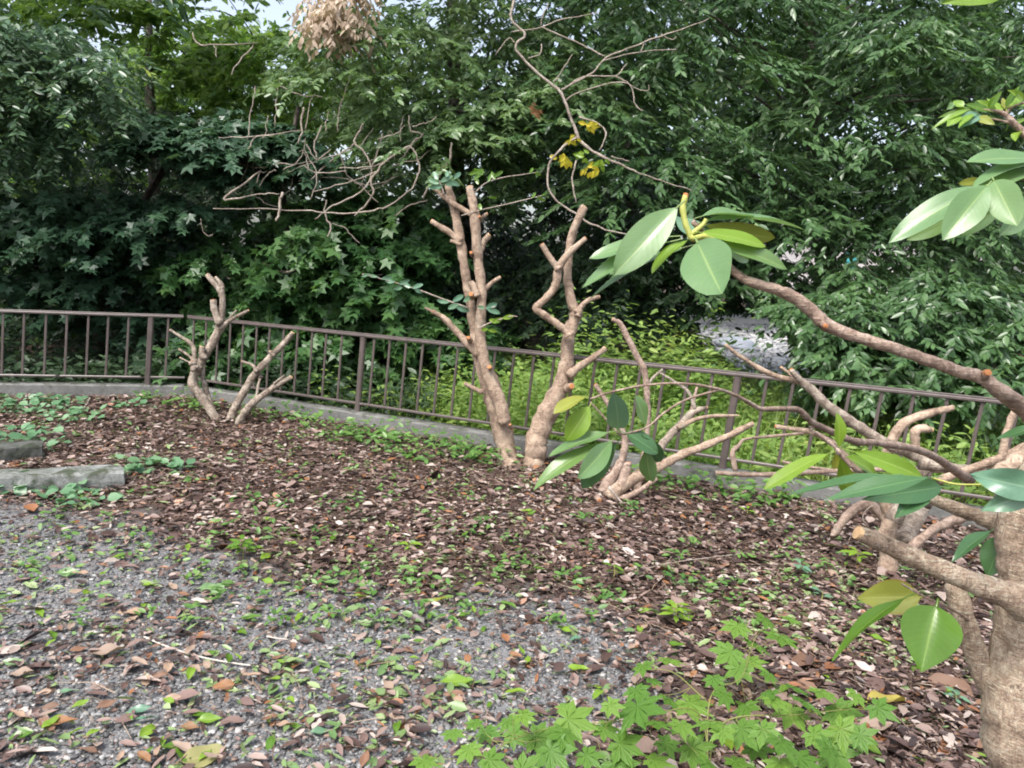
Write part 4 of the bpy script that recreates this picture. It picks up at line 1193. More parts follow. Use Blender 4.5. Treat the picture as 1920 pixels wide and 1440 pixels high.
stick(root, 'branch', [(420, 1330, 12), (470, 1390, 9), (505, 1425, 6)], dL - 0.25, M['bark_dead'], f5)
stick(root, 'branch', [(370, 1376, 22, 0.02), (378, 1386, 24, -0.02), (380, 1390, 22, -0.05)], dL - 0.2, bk, f5, CO)

# ---- right hand spreading shrub (behind the near trunk)
f6 = (1280, 500, 2.572)
dR = float(gd(1668, 1075))
root = thing('spreading_pruned_shrub', 'wide pruned shrub with long bare leaning branches behind the near trunk', 'shrub', tuple(G(1668, 1075)))
bk = M['bark']
bg = M['bark_grey']
stick(root, 'trunk', [(985, 1475, 95), (995, 1380, 92), (990, 1290, 86), (1000, 1210, 70), (965, 1130, 48), (885, 1070, 40), (860, 1000, 33), (790, 920, 32), (720, 850, 30), (620, 797, 25), (540, 785, 22), (448, 770, 18)], dR, bk, f6, CO, 10)
stick(root, 'branch', [(1010, 1230, 60), (1100, 1060, 54), (1170, 945, 55), (1080, 890, 52), (960, 840, 50), (830, 760, 50), (700, 670, 48), (610, 585, 42), (560, 540, 32), (520, 497, 26)], dR - 0.15, bg, f6, CO, 10)
stick(root, 'branch', [(690, 660, 30), (600, 570, 28), (430, 520, 26), (290, 440, 21), (208, 378, 15)], dR - 0.1, bk, f6, CT)
stick(root, 'branch', [(560, 560, 14), (520, 520, 14), (475, 485, 14)], dR + 0.05, bk, f6, CT)
stick(root, 'branch', [(980, 930, 46), (990, 880, 45), (1030, 800, 45), (1085, 745, 45), (1210, 702, 40), (1302, 680, 28)], dR - 0.05, bk, f6, CT)
stick(root, 'branch', [(1140, 930, 50), (1122, 855, 46), (1118, 798, 46), (1150, 782, 40), (1202, 786, 26)], dR - 0.1, bk, f6, CT)
stick(root, 'branch', [(1150, 950, 54), (1290, 968, 50), (1400, 985, 48), (1510, 992, 46), (1650, 1010, 44)], dR - 0.3, bg, f6)
stick(root, 'branch', [(1230, 1035, 34), (1370, 982, 40), (1540, 920, 42), (1660, 865, 46), (1760, 830, 48)], dR - 0.4, bk, f6, None)
stick(root, 'branch', [(1540, 930, 34), (1562, 800, 32), (1600, 690, 26)], dR - 0.4, bk, f6, CT)
stick(root, 'branch', [(1700, 900, 92), (1600, 950, 86), (1510, 1010, 70)], dR - 0.7, bk, f6, None)
stick(root, 'branch', [(1500, 990, 20), (1480, 960, 22), (1470, 935, 20)], dR - 0.35, bk, f6, CT)
stick(root, 'branch', [(620, 797, 16), (500, 812, 14), (310, 830, 13), (270, 865, 22), (240, 900, 26), (255, 985, 24)], dR + 0.15, M['bark_pink'], f6)
stick(root, 'branch', [(620, 785, 12), (615, 775, 12), (610, 770, 10)], dR - 0.02, bg, f6)
stick(root, 'branch', [(160, 995, 15), (330, 1003, 24), (500, 1000, 23), (640, 990, 22), (900, 980, 24), (1100, 975, 26), (1300, 985, 26)], dR + 0.3, M['bark_pink'], f6, None)
stick(root, 'branch', [(480, 942, 12), (600, 965, 14), (740, 985, 15)], dR + 0.35, M['bark_pink'], f6)
stick(root, 'branch', [(1000, 1250, 40), (900, 1145, 48), (800, 1195, 44), (745, 1270, 40), (730, 1300, 38)], dR + 0.2, M['bark_pink'], f6, None)
stick(root, 'branch', [(1085, 1370, 40), (1200, 1275, 44), (1290, 1230, 46), (1380, 1195, 48)], dR - 0.2, M['bark_pink'], f6, None)
stick(root, 'branch', [(1060, 1330, 80, 0.1), (1130, 1200, 70, 0.3), (1180, 1130, 60, 0.5)], dR, bg, f6, None)
stick(root, 'twig', [(930, 1140, 6), (880, 1180, 6), (870, 1220, 6), (900, 1260, 5)], dR - 0.2, M['bark_dead'], f6, None, 5)
# long thin arching branches carrying the leaf whorls (they reach forward)
root2 = thing('arching_branch', 'thin arching branch with a whorl of drooping leaves in front of the thick pruned trunk', 'branch', tuple(P(1740, 900, dR - 0.6)))
dA = 1.75
stick(root2, 'branch', [(1990, 1300, 34, 2.2), (1800, 1180, 34, 1.2), (1600, 1140, 30, 0.7), (1486, 1130, 30, 0.5), (1380, 1085, 28, 0.4), (1300, 1045, 28, 0.3), (1250, 996, 25, 0.25), (1160, 990, 22, 0.2), (1080, 990, 21, 0.15), (1000, 945, 17, 0.1), (900, 905, 14, 0.05), (760, 881, 11, 0), (600, 885, 10, 0), (440, 915, 9, 0), (340, 948, 9, 0)], dA, M['bark_pink'], f5, None, 8, 0.05)
stick(root2, 'twig', [(900, 908, 12, 0.05), (760, 950, 11, 0), (660, 1010, 10, 0), (590, 1070, 9, 0), (500, 1098, 10, 0), (465, 1102, 10, 0)], dA, M['bark_pink'], f5, None, 7, 0.05)
stick(root2, 'twig', [(340, 960, 9), (395, 1020, 9), (465, 1100, 9)], dA + 0.02, M['bark_pink'], f5, None, 7, 0.05)
def W5(mat, b, t, w, d=dA, **kw):
    return put_leaf(root2, M[mat], b, t, w, d, f5, **kw)
W5('rhodo', (420, 1092), (155, 1170), 62, dt=-0.02, real=95)
W5('rhodo', (400, 1140), (75, 1284), 72, dt=-0.06, real=95)
W5('rhodo_dark', (455, 1140), (292, 1345), 92, dt=0.05)
W5('rhodo_pale', (432, 1132), (305, 1288), 96, dt=-0.10)
W5('rhodo_dark', (490, 1094), (645, 1165), 66, dt=-0.02, real=95, bend=0.2)
W5('rhodo_dark', (575, 1115), (652, 1232), 82, dt=0.04)
W5('rhodo', (585, 1165), (598, 1325), 78, dt=0.03)
W5('blue_leaf', (462, 1078), (460, 970), 98, dt=-0.12, prof=prof_round)
W5('rhodo_lime', (338, 980), (246, 1118), 100, dt=-0.03, bend=0.2)
W5('rhodo_yellow', (318, 940), (184, 982), 38, dt=-0.05, real=80)
W5('rhodo', (580, 1062), (550, 930), 58, dt=-0.02, real=75)

# ---- near branch with the pale leaf rosette
dN = 1.22
rn = thing('rosette_branch', 'long bare branch crossing the view, ending in a rosette of big pale green leaves', 'branch', tuple(P(1960, 820, dN + 0.1)))
stick(rn, 'branch', [(1850, 880, 120, 0.10), (1740, 770, 105, 0.06), (1646, 682, 88, 0.04), (1520, 592, 72, 0.0), (1440, 532, 64, 0), (1350, 510, 62, 0), (1150, 440, 58, 0), (1000, 386, 54, 0), (850, 342, 54, 0), (695, 282, 60, 0), (620, 212, 60, 0), (540, 150, 58, 0), (450, 110, 54, 0), (300, 60, 44, 0), (180, -40, 36, 0.02), (120, -140, 30, 0.02), (50, -215, 24, 0)], dN, M['bark_pink'], f6, None, 12, 0.06)
stick(rn, 'branch', [(1440, 545, 44, 0.0), (1458, 525, 42, -0.012), (1466, 512, 38, -0.02)], dN, M['bark_pink'], f6, CO)
stick(rn, 'branch', [(668, 270, 30, 0.0), (680, 280, 30, -0.016), (688, 284, 26, -0.026)], dN, M['bark_pink'], f6, CO)
stick(rn, 'twig', [(880, 255, 30, 0.01), (830, 240, 28, 0.0), (790, 250, 26, -0.01), (775, 235, 25, -0.01), (752, 170, 26, -0.01), (744, 110, 26, -0.01), (756, 62, 26, -0.01)], dN, M['petiole'], f5, CO, 8, 0.05)
stick(rn, 'twig', [(775, 235, 22, -0.005), (830, 190, 20, 0), (845, 165, 18, 0)], dN, M['petiole'], f5, None, 7)
def WB(mat, b, t, w, d=dN, **kw):
    return put_leaf(rn, M[mat], b, t, w, d, f5, **kw)
WB('rhodo_pale', (720, 112), (452, 378), 150, d=dN - 0.05, dt=-0.03, real=165)
WB('rhodo_pale', (690, 240), (330, 300), 44, dt=0.02, real=110)
WB('rhodo_pale', (690, 262), (282, 397), 46, dt=0.02, real=110)
WB('rhodo_lime', (765, 255), (592, 362), 46, dt=-0.02, real=90)
WB('rhodo', (740, 290), (312, 450), 44, d=dN + 0.02, dt=0.02, real=110)
WB('rhodo_pale', (808, 268), (902, 474), 232, d=dN - 0.03, dt=-0.12, prof=prof_round, bend=0.05, petiole=0.2)
WB('rhodo_pale', (825, 152), (1068, 108), 34, dt=0.05, real=100)
WB('rhodo_pale', (850, 172), (1278, 112), 46, d=dN + 0.02, dt=0.04, real=100)
WB('rhodo_yellow', (845, 192), (1168, 262), 92, d=dN + 0.03, dt=0.03)
WB('rhodo_lime', (830, 222), (1118, 258), 62, d=dN - 0.02, dt=0.0, real=95)
WB('rhodo', (880, 268), (1218, 338), 66, d=dN - 0.01, dt=-0.02, real=95)
WB('blue_leaf', (765, 235), (764, 122), 100, d=dN + 0.05, dt=0.08, prof=prof_round)
WB('rhodo_pale', (930, 290), (1060, 350), 60, d=dN + 0.05, dt=0.05)

# ---- whorl in front of the spreading shrub
rc = thing('leafy_shoot', 'leafy shoot with upright and spreading lime leaves left of the near trunk', 'shoot', tuple(P(1740, 1010, 1.8)))
dC = 1.6
stick(rc, 'branch', [(1180, 1150, 30, 0.3), (1000, 1040, 24, 0.1), (900, 1000, 22, 0.05), (830, 975, 20, 0), (770, 915, 19, 0), (745, 880, 17, 0), (690, 830, 18, 0.1), (640, 800, 18, 0.3)], dC, M['bark_pink'], f6, None, 8)
def WC(mat, b, t, w, d=dC, **kw):
    return put_leaf(rc, M[mat], b, t, w, d, f6, **kw)
WC('rhodo_lime', (752, 872), (768, 712), 58, dt=-0.02, real=70)
WC('rhodo_lime', (700, 902), (398, 1022), 56, dt=-0.05, real=90)
WC('rhodo_lime', (830, 893), (1198, 1005), 92, dt=-0.02, real=100, petiole=0.2)
WC('rhodo_lime', (790, 918), (965, 990), 58, d=dC + 0.02, dt=0.02, real=90)
WC('rhodo_lime', (760, 925), (818, 1128), 84, d=dC + 0.05, dt=0.08)
WC('rhodo_yellow', (735, 900), (760, 1010), 50, d=dC + 0.05, dt=0.08)

# ================================================================== NEAR TRUNK AT THE RIGHT EDGE
f8 = (960, 880, 2.0)
dK = 1.18
gb = P(1905, 1500, dK + 0.05); gb[2] = 0.0
rk = thing('near_trunk', 'thick pale barked trunk cut off by the right edge of the photo', 'tree', tuple(gb))
bn = M['bark_near']
g_ = proj(np.array([gb[0], gb[1], -0.03]))
gX, gY = (g_[0] - 960) * 2, (g_[1] - 880) * 2
stick(rk, 'trunk', [(gX, gY, 270, float(g_[2]) - dK), (gX - 10, gY - 500, 256, 0.05), (1905, 1250, 246), (1900, 1050, 244), (1898, 880, 242), (1906, 740, 212), (1920, 600, 190), (1916, 470, 178), (1908, 340, 160), (1906, 230, 164), (1935, 130, 170), (1990, 20, 150), (2060, -120, 130, 0.05)], dK, bn, f8, None, 18, 0.05, 7)
stick(rk, 'branch', [(1870, 960, 76), (1805, 850, 84), (1745, 705, 86), (1700, 580, 84), (1670, 470, 78), (1655, 428, 62)], dK + 0.02, bn, f8, None, 14, 0.05)
stick(rk, 'branch', [(1930, 500, 120), (1840, 466, 104), (1700, 412, 84), (1550, 350, 74), (1400, 282, 66), (1300, 240, 58)], dK - 0.08, bn, f8, CT, 14, 0.05)
stick(rk, 'branch', [(1880, 240, 90), (1800, 192, 68), (1700, 160, 54), (1570, 108, 40), (1480, 80, 30)], dK + 0.12, bn, f8, None, 10)
def WK(mat, b, t, w, d=dK, fr=f8, **kw):
    return put_leaf(rk, M[mat], b, t, w, d, fr, **kw)
stick(rk, 'twig', [(1740, 580, 12, 0.05), (1640, 520, 10, 0), (1550, 480, 10, 0), (1460, 428, 8, 0.02)], dK - 0.03, M['bark_pink'], f8, None, 6, 0.04)
WK('rhodo_yellow', (1530, 480), (1295, 478), 130, d=dK + 0.02, dt=0.03, prof=prof_ovate, petiole=0.05)
WK('camellia', (1475, 480), (1165, 655), 58, d=dK - 0.05, dt=-0.04, real=110, prof=prof_lance)
WK('camellia', (1592, 512), (1534, 760), 205, d=dK - 0.06, dt=-0.03, prof=prof_ovate, bend=0.03, fold=0.16, petiole=0.12)
WK('rhodo_dark', (1800, 228), (1638, 318), 36, d=dK + 0.05, real=80, prof=prof_lance)
WK('rhodo_dark', (1845, 255), (1775, 405), 108, d=dK + 0.03, prof=prof_ovate)
WK('rhodo_dark', (1195, 1015), (685, 1106), 84, d=1.02, fr=f6, real=120, prof=prof_lance, bend=0.04)
WK('rhodo_dark', (1000, 1005), (505, 1078), 56, d=1.08, fr=f6, real=110, prof=prof_lance, bend=0.04)
WK('rhodo_dark', (1250, 1062), (930, 1110), 120, d=1.12, fr=f6, dt=-0.05, prof=prof_ovate)
WK('rhodo_dark', (1180, 1065), (1045, 1188), 110, d=1.13, fr=f6, dt=-0.05, prof=prof_ovate)
WK('blue_leaf', (1760, 1085), (1375, 1000), 150, d=0.95, fr=f6, dt=0.05, prof=prof_ovate, ripple=0.15)
WK('blue_leaf', (1740, 1070), (1440, 1175), 110, d=0.97, fr=f6, dt=0.02, prof=prof_lance, ripple=0.12)
WK('rhodo_dark', (1760, 770), (1520, 805), 30, d=1.2, fr=f6, real=90, prof=prof_lance)
WK('rhodo_dark', (1700, 960), (1600, 1000), 60, d=1.2, fr=f6, prof=prof_ovate)
stick(rk, 'twig', [(1480, 1050, 10), (1330, 1050, 10), (1240, 1030, 11), (1200, 1015, 10)], 1.03, M['petiole'], f6, None, 6, 0.03)
stick(rk, 'twig', [(1800, 1120, 14, 0.05), (1600, 1080, 12, 0.02), (1480, 1050, 10, 0)], 1.03, M['bark_pink'], f6, None, 6, 0.03)

# ---- leaves entering at the right and top edges
f9 = (1600, 0, 3.0)
dU = 1.05
ru = thing('edge_leaf_whorl', 'whorl of large pale bluish leaves hanging in from the right edge', 'branch', tuple(P(2010, 360, dU)))
stick(ru, 'branch', [(1500, 1400, 60, 0.2), (1250, 1180, 48, 0.1), (1060, 1060, 40, 0.02), (960, 1000, 30, 0), (780, 1010, 24, 0)], dU, M['bark_pink'], f9, None, 8)
def WU(mat, b, t, w, d=dU, **kw):
    return put_leaf(ru, M[mat], b, t, w, d, f9, **kw)
WU('rhodo_pale', (1080, 900), (676, 848), 66, dt=-0.02, real=150)
WU('rhodo_pale', (1080, 905), (674, 966), 58, dt=-0.03, real=150)
WU('rhodo_pale', (1080, 950), (664, 1024), 70, dt=-0.05, real=150)
WU('rhodo_pale', (750, 1040), (225, 1275), 130, d=dU - 0.03, dt=-0.02, real=170)
WU('rhodo_pale', (755, 1045), (540, 1300), 190, d=dU - 0.06, dt=-0.03)
WU('rhodo_pale', (790, 1015), (900, 1228), 180, d=dU - 0.04, dt=-0.06, prof=prof_round)
WU('rhodo', (640, 1170), (315, 1345), 110, d=dU + 0.03, dt=0.02)
WU('rhodo_yellow', (560, 1150), (245, 1296), 50, d=dU + 0.05)
WU('rhodo', (860, 1140), (590, 1320), 100, d=dU + 0.06, dt=0.04)
WU('rhodo_pale', (1000, 1150), (866, 1300), 130, d=dU + 0.02, dt=-0.03, prof=prof_round)
WU('rhodo_yellow', (740, 1010), (598, 1030), 44, d=dU + 0.05)
WU('rhodo_pale', (960, 1090), (1100, 1180), 90, d=dU)
rv = thing('edge_leafy_twig', 'leafy twig with small yellow green leaves at the upper right edge', 'twig', tuple(P(1960, 270, 1.7)))
dV = 1.7
stick(rv, 'branch', [(1150, 950, 60, 0.1), (1000, 790, 46), (950, 740, 40), (880, 670, 34), (840, 635, 26), (760, 620, 14), (680, 615, 9)], dV, M['bark_pink'], f9, None, 8)
stick(rv, 'twig', [(850, 645, 16), (900, 600, 14), (970, 575, 12), (1050, 560, 10)], dV, M['bark_pink'], f9, None, 6)
stick(rv, 'twig', [(930, 720, 14), (870, 690, 12), (790, 670, 9), (700, 660, 7)], dV, M['bark_pink'], f9, None, 6)
for (bx, by, tx, ty, w, mt) in ((570, 590, 520, 612, 40, 'rhodo'), (620, 600, 560, 560, 36, 'rhodo_lime'), (680, 612, 470, 650, 34, 'camellia'), (640, 620, 440, 690, 30, 'rhodo_lime'), (700, 640, 540, 660, 40, 'blue_leaf'), (600, 650, 530, 695, 50, 'rhodo_lime'), (760, 620, 640, 580, 36, 'camellia'),
                               (800, 630, 700, 560, 40, 'rhodo_lime'), (830, 630, 760, 540, 46, 'rhodo_lime'), (860, 620, 850, 540, 44, 'rhodo_yellow'), (880, 620, 960, 500, 50, 'rhodo_lime'), (900, 600, 1000, 560, 40, 'rhodo_lime'), (700, 660, 790, 690, 40, 'rhodo_yellow'), (880, 690, 850, 720, 50, 'rhodo_lime'),
                               (910, 710, 960, 650, 50, 'rhodo_lime'), (930, 740, 905, 785, 44, 'rhodo_lime'), (760, 610, 830, 510, 34, 'camellia'), (860, 600, 930, 480, 36, 'camellia'), (740, 650, 600, 700, 30, 'blue_leaf'), (670, 640, 590, 700, 34, 'rhodo_lime'), (960, 560, 900, 500, 36, 'rhodo_lime')):
    put_leaf(rv, M[mt], (bx, by), (tx, ty), w, dV, f9, random.uniform(-0.04, 0.04), real=w * 1.3, prof=prof_ovate, petiole=0.08)
rw = thing('top_edge_leaf', 'single lime green leaf poking in at the top edge on the right', 'leaf', tuple(P(1815, -60, 1.3)))
put_leaf(rw, M['rhodo_lime'], (870, -60), (520, 0), 120, 1.3, f9, 0.0, prof=prof_ovate)
stick(rw, 'twig', [(1100, -160, 16), (980, -100, 12), (880, -60, 9)], 1.3, M['bark_pink'], f9, None, 6)

# ================================================================== VINES AND DEAD TWIGS
f1 = (0, 0, 2.0)
dV1 = 9.0
vines = [[(780, 580, 8), (860, 595, 9), (960, 630, 10), (1080, 618, 8)], [(1050, 730, 6), (960, 732, 8), (842, 750, 11), (900, 695, 10), (980, 640, 9)],
         [(800, 785, 5), (1000, 785, 6), (1190, 790, 7), (1330, 795, 8), (1450, 770, 8), (1540, 710, 9), (1572, 650, 10), (1562, 590, 10), (1530, 552, 11), (1440, 630, 11), (1400, 700, 11), (1402, 750, 10), (1330, 810, 8)],
         [(1362, 465, 9), (1325, 530, 10), (1362, 580, 10), (1385, 640, 10), (1345, 720, 9), (1250, 770, 8), (1180, 822, 6)], [(1150, 695, 7), (1200, 640, 9), (1300, 562, 9), (1335, 540, 7)],
         [(1535, 435, 7), (1540, 490, 9), (1580, 500, 9), (1560, 530, 9), (1510, 570, 9), (1380, 605, 7)], [(1222, 745, 7), (1218, 815, 8), (1240, 842, 9), (1224, 900, 9)], [(1240, 840, 6), (1290, 862, 6), (1350, 912, 5)],
         [(1138, 400, 10), (1130, 480, 11), (1118, 540, 9)], [(1640, 665, 14), (1680, 605, 14), (1694, 535, 11)], [(1590, 745, 11), (1620, 690, 11), (1645, 660, 10)], [(1480, 812, 6), (1540, 780, 7), (1604, 750, 5)],
         [(985, 993, 9), (1050, 1016, 13), (1158, 1012, 11)], [(725, 120, 6), (750, 160, 7), (800, 165, 7), (970, 160, 4)], [(800, 168, 6), (812, 215, 5)], [(870, 280, 5), (890, 230, 6), (940, 180, 7), (950, 170, 6)],
         [(1190, 590, 9), (1180, 540, 9), (1205, 470, 7)], [(1240, 560, 7), (1190, 600, 8), (1150, 540, 6)], [(1120, 680, 5), (1260, 670, 6), (1400, 690, 6), (1520, 650, 4)], [(1060, 650, 5), (1200, 600, 6), (1340, 560, 6), (1400, 480, 4)],
         [(1180, 720, 5), (1300, 690, 6), (1420, 640, 6)], [(1440, 540, 7), (1470, 490, 8), (1480, 600, 6)], [(1000, 300, 4), (1120, 350, 6), (1210, 365, 5)], [(820, 515, 4), (950, 515, 6), (1130, 490, 6)], [(1430, 500, 8), (1400, 620, 8), (1350, 640, 6)],
         [(960, 690, 7), (975, 650, 6), (1000, 640, 4)], [(750, 820, 4), (760, 870, 5), (800, 880, 4)], [(1060, 720, 14), (1050, 780, 15), (1035, 830, 13)], [(1300, 640, 5), (1190, 650, 6), (1140, 620, 5)], [(1420, 760, 5), (1340, 690, 6), (1290, 640, 5)], [(1520, 600, 5), (1470, 680, 6), (1380, 720, 5)]]
rvine = thing('vine_tangle', 'tangle of pale bare looping vines hanging in the trees left of the twin trunks', 'vine', tuple(P(620, 330, dV1)))
for i, v in enumerate(vines):
    dd = rng.uniform(-0.35, 0.35)
    stick(rvine, 'stem', [(a, b, c * 0.72) for a, b, c in v], dV1 + dd, M['bark_dead'], f1, None, 6, 0.12, 6, wob=1.3)
for i in range(26):
    x0, y0 = rng.uniform(900, 1560), rng.uniform(470, 760)
    a_ = rng.uniform(-0.5, 2.2); l_ = rng.uniform(60, 220)
    x1, y1 = x0 + l_ * math.cos(a_), y0 - l_ * math.sin(a_)
    stick(rvine, 'stem', [(x0, y0, 4.5), ((x0 + x1) / 2 + rng.normal(0, 14), (y0 + y1) / 2 + rng.normal(0, 14), 4), (x1, y1, 2.5)], dV1 + rng.uniform(-0.5, 0.4), M['bark_dead'], f1, None, 5, 0.1, 6, wob=1.3)
f2 = (960, 0, 2.0)
dD = 7.6
rd = thing('dead_branch', 'bare dead branch with fine twigs and a few yellow leaves hanging at top centre', 'branch', tuple(P(1080, 200, dD)))
for v in ([(60, -150, 12), (20, -40, 13), (0, 70, 12), (50, 130, 12), (15, 170, 13), (30, 205, 14), (90, 262, 15), (150, 310, 14), (188, 345, 15), (218, 430, 14), (250, 505, 16), (290, 545, 14), (370, 590, 13), (430, 622, 10), (500, 655, 8), (600, 690, 6), (678, 716, 5)],
          [(185, 338, 9), (300, 262, 8), (350, 210, 8), (450, 170, 7), (560, 125, 7), (650, 95, 5), (740, 68, 4)], [(110, 100, 7), (200, 140, 8), (280, 180, 8), (348, 212, 7)], [(0, 118, 5), (110, 100, 7), (200, 70, 5), (330, 45, 3)],
          [(110, 98, 6), (115, 55, 5), (138, 12, 4)], [(345, 226, 6), (480, 195, 6), (620, 186, 4)], [(480, 196, 5), (495, 160, 4)], [(190, 340, 7), (270, 290, 7), (380, 285, 6), (432, 238, 4)], [(205, 378, 6), (250, 350, 6), (400, 315, 6), (470, 335, 5), (510, 342, 5), (512, 318, 4)],
          [(390, 288, 6), (450, 330, 6), (460, 390, 6), (492, 416, 5)], [(245, 515, 12), (180, 560, 11), (135, 620, 11), (125, 690, 11), (160, 752, 11), (230, 800, 10), (300, 840, 9), (380, 866, 8), (458, 880, 6)],
          [(250, 440, 10), (320, 460, 9), (356, 500, 9), (330, 562, 7)], [(240, 600, 8), (226, 680, 8), (240, 762, 6)], [(60, 220, 7), (105, 200, 6), (110, 165, 5)], [(560, 125, 5), (600, 150, 5), (615, 138, 4)], [(370, 590, 8), (410, 598, 7), (440, 606, 5)], [(155, 310, 7), (190, 260, 6), (225, 205, 4)], [(-60, 210, 4), (-10, 150, 5), (10, 160, 5)]):
    stick(rd, 'twig', [(a, b, c * 0.75) for a, b, c in v], dD, M['bark_dead'], f2, None, 6, 0.12, 5, wob=0.8)
for cx, cy_, nlf, r_, mt in ((195, 600, 15, 44, 'yellow_leaf'), (225, 520, 9, 28, 'yellow_leaf'), (295, 470, 11, 34, 'yellow_leaf'), (275, 580, 8, 28, 'rhodo_lime'), (295, 635, 14, 46, 'yellow_leaf'), (335, 610, 8, 30, 'rhodo_lime'), (80, 410, 8, 36, 'orange_leaf')):
    for j in range(nlf):
        a = rng.uniform(0, 2 * math.pi)
        bx, by = cx + r_ * 0.7 * math.cos(a) * rng.random(), cy_ + r_ * 0.7 * math.sin(a) * rng.random()
        a2 = rng.uniform(math.radians(150), math.radians(390))
        l = rng.uniform(20, 36)
        put_leaf(rd, M[mt], (bx, by), (bx + l * math.cos(a2), by - l * math.sin(a2)), l * 0.5, dD + rng.uniform(-0.1, 0.1), f2, 0.02, prof=prof_ovate, petiole=0.0)

# leaning dark stump behind the pair
st = thing('leaning_stump', 'dark leaning broken stump in the undergrowth between the twin trunks', 'stump', tuple(G(1005, 655, -0.15)))
ds = float(gd(1005, 655, -0.15)) * 0.72
stick(st, 'trunk', [(1012, 720, 46), (1004, 650, 40), (992, 620, 34), (978, 598, 26)], ds, M['bark_dark'])
stick(st, 'branch', [(1006, 645, 12), (1016, 625, 10), (1024, 608, 8)], ds, M['bark_dark'])

# ================================================================== CONCRETE BLOCKS AT THE LEFT
def block(name, label, corners, h, mat, seed):
    """corners: photo pixels of the four ground corners"""
    q = np.array([G(x, y) for x, y in corners])
    r = np.random.default_rng(seed)
    c = q.mean(0)
    nseg = 14
    V = []; F = []
    # rounded worn block: rings along its length between the two short sides
    for i in range(nseg + 1):
        t = i / nseg
        a = q[0] * (1 - t) + q[1] * t; b = q[3] * (1 - t) + q[2] * t
        e = 1 - 0.06 * max(0, (abs(t - 0.5) - 0.45) / 0.05)
        for (s, z) in ((0.0, -0.03), (-0.02, 0.45), (0.0, 0.90), (0.06, 0.985), (0.5, 1.0), (0.93, 0.985), (1.0, 0.90), (1.02, 0.5), (1.0, -0.03)):
            p = a * (1 - s) + b * s
            V.append((p[0] - c[0] + r.normal(0, 0.003), p[1] - c[1] + r.normal(0, 0.003), z * h * e + r.normal(0, 0.003)))
    k = 9
    for i in range(nseg):
        for j in range(k - 1):
            F.append((i * k + j, i * k + j + 1, (i + 1) * k + j + 1, (i + 1) * k + j))
    F.append(tuple(reversed(range(k)))); F.append(tuple(nseg * k + j for j in range(k)))
    o = add_obj(name, mesh_py(name, V, F, False), None, mat, (c[0], c[1], 0))
    return tag(o, label, 'block')
block('concrete_block', 'long mossy concrete block lying on the litter at the left edge', [(-160, 938), (233, 917), (229, 900), (-160, 921)], 0.13, M['moss_concrete'], 1)
block('concrete_block', 'short dark concrete block behind the long mossy one at the left edge', [(-120, 880), (80, 863), (82, 850), (-120, 864)], 0.125, M['dark_concrete'], 2)

# ================================================================== WEEDS AND SMALL PLANTS
def weed_patch(name, label, spots, mat, L, W, cat='weeds'):
    """spots: (px, py, radius px, n leaves, height)"""
    Pp, A, N, Ll, Ww = [], [], [], [], []
    for px, py, r, n, h in spots:
        c = G(px, py); sc = gd(px, py) / FPX
        a = rng.uniform(0, 2 * np.pi, n); rr = r * sc * np.sqrt(rng.random(n))
        p = np.stack([c[0] + rr * np.cos(a), c[1] + rr * np.sin(a) * 0.8, 0.02 + h * rng.random(n) ** 1.5], 1)
        if name != 'kerb_weeds':
            p[:, 2] += 0.0
        Pp.append(p)
        b = rng.uniform(0, 2 * np.pi, n)
        A.append(np.stack([np.cos(b), np.sin(b), rng.normal(0.05, 0.3, n)], 1))
        N.append(np.stack([rng.normal(0, 0.3, n), rng.normal(-0.3, 0.3, n), np.ones(n)], 1))
        s = rng.uniform(0.55, 1.25, n)
        Ll.append(L * s); Ww.append(W * s)
    o = add_obj(name, leaf_mass(name, np.vstack(Pp), np.vstack(A), unit(np.vstack(N)), np.hstack(Ll), np.hstack(Ww)), None, mat)
    return tag(o, label, cat, None, 'stuff')
weed_patch('ivy_weeds', 'ivy and weeds creeping over the litter at the left edge', [(60, 765, 90, 150, 0.08), (130, 785, 60, 60, 0.06), (20, 830, 60, 50, 0.1), (70, 845, 60, 36, 0.18), (260, 885, 35, 40, 0.08), (330, 885, 30, 16, 0.06), (40, 925, 50, 30, 0.06), (150, 940, 70, 34, 0.06), (250, 765, 40, 30, 0.05), (15, 915, 40, 24, 0.1)], M['f_weed_blue'], 0.085, 0.065)
weed_patch('kerb_weeds', 'green weeds growing along the slanting kerb', [(x, y + rng.uniform(6, 22), 38, 46, 0.17) for x, y in ((340, 745), (380, 752), (480, 770), (540, 778), (590, 790), (640, 800), (690, 808), (740, 815), (790, 822), (840, 832), (890, 840), (930, 852), (720, 830), (660, 820), (780, 845), (860, 856), (1290, 905), (1370, 915), (1420, 925), (1460, 930), (1220, 895))]
           + [(280, 748, 22, 26, 0.08), (265, 752, 16, 16, 0.06)], M['f_weed'], 0.085, 0.034)
weed_patch('seedlings', 'tiny green seedlings dotted over the litter', [(rng.uniform(60, 1700), rng.uniform(800, 1180), 22, 9, 0.06) for _ in range(190)], M['f_weed'], 0.048, 0.022)
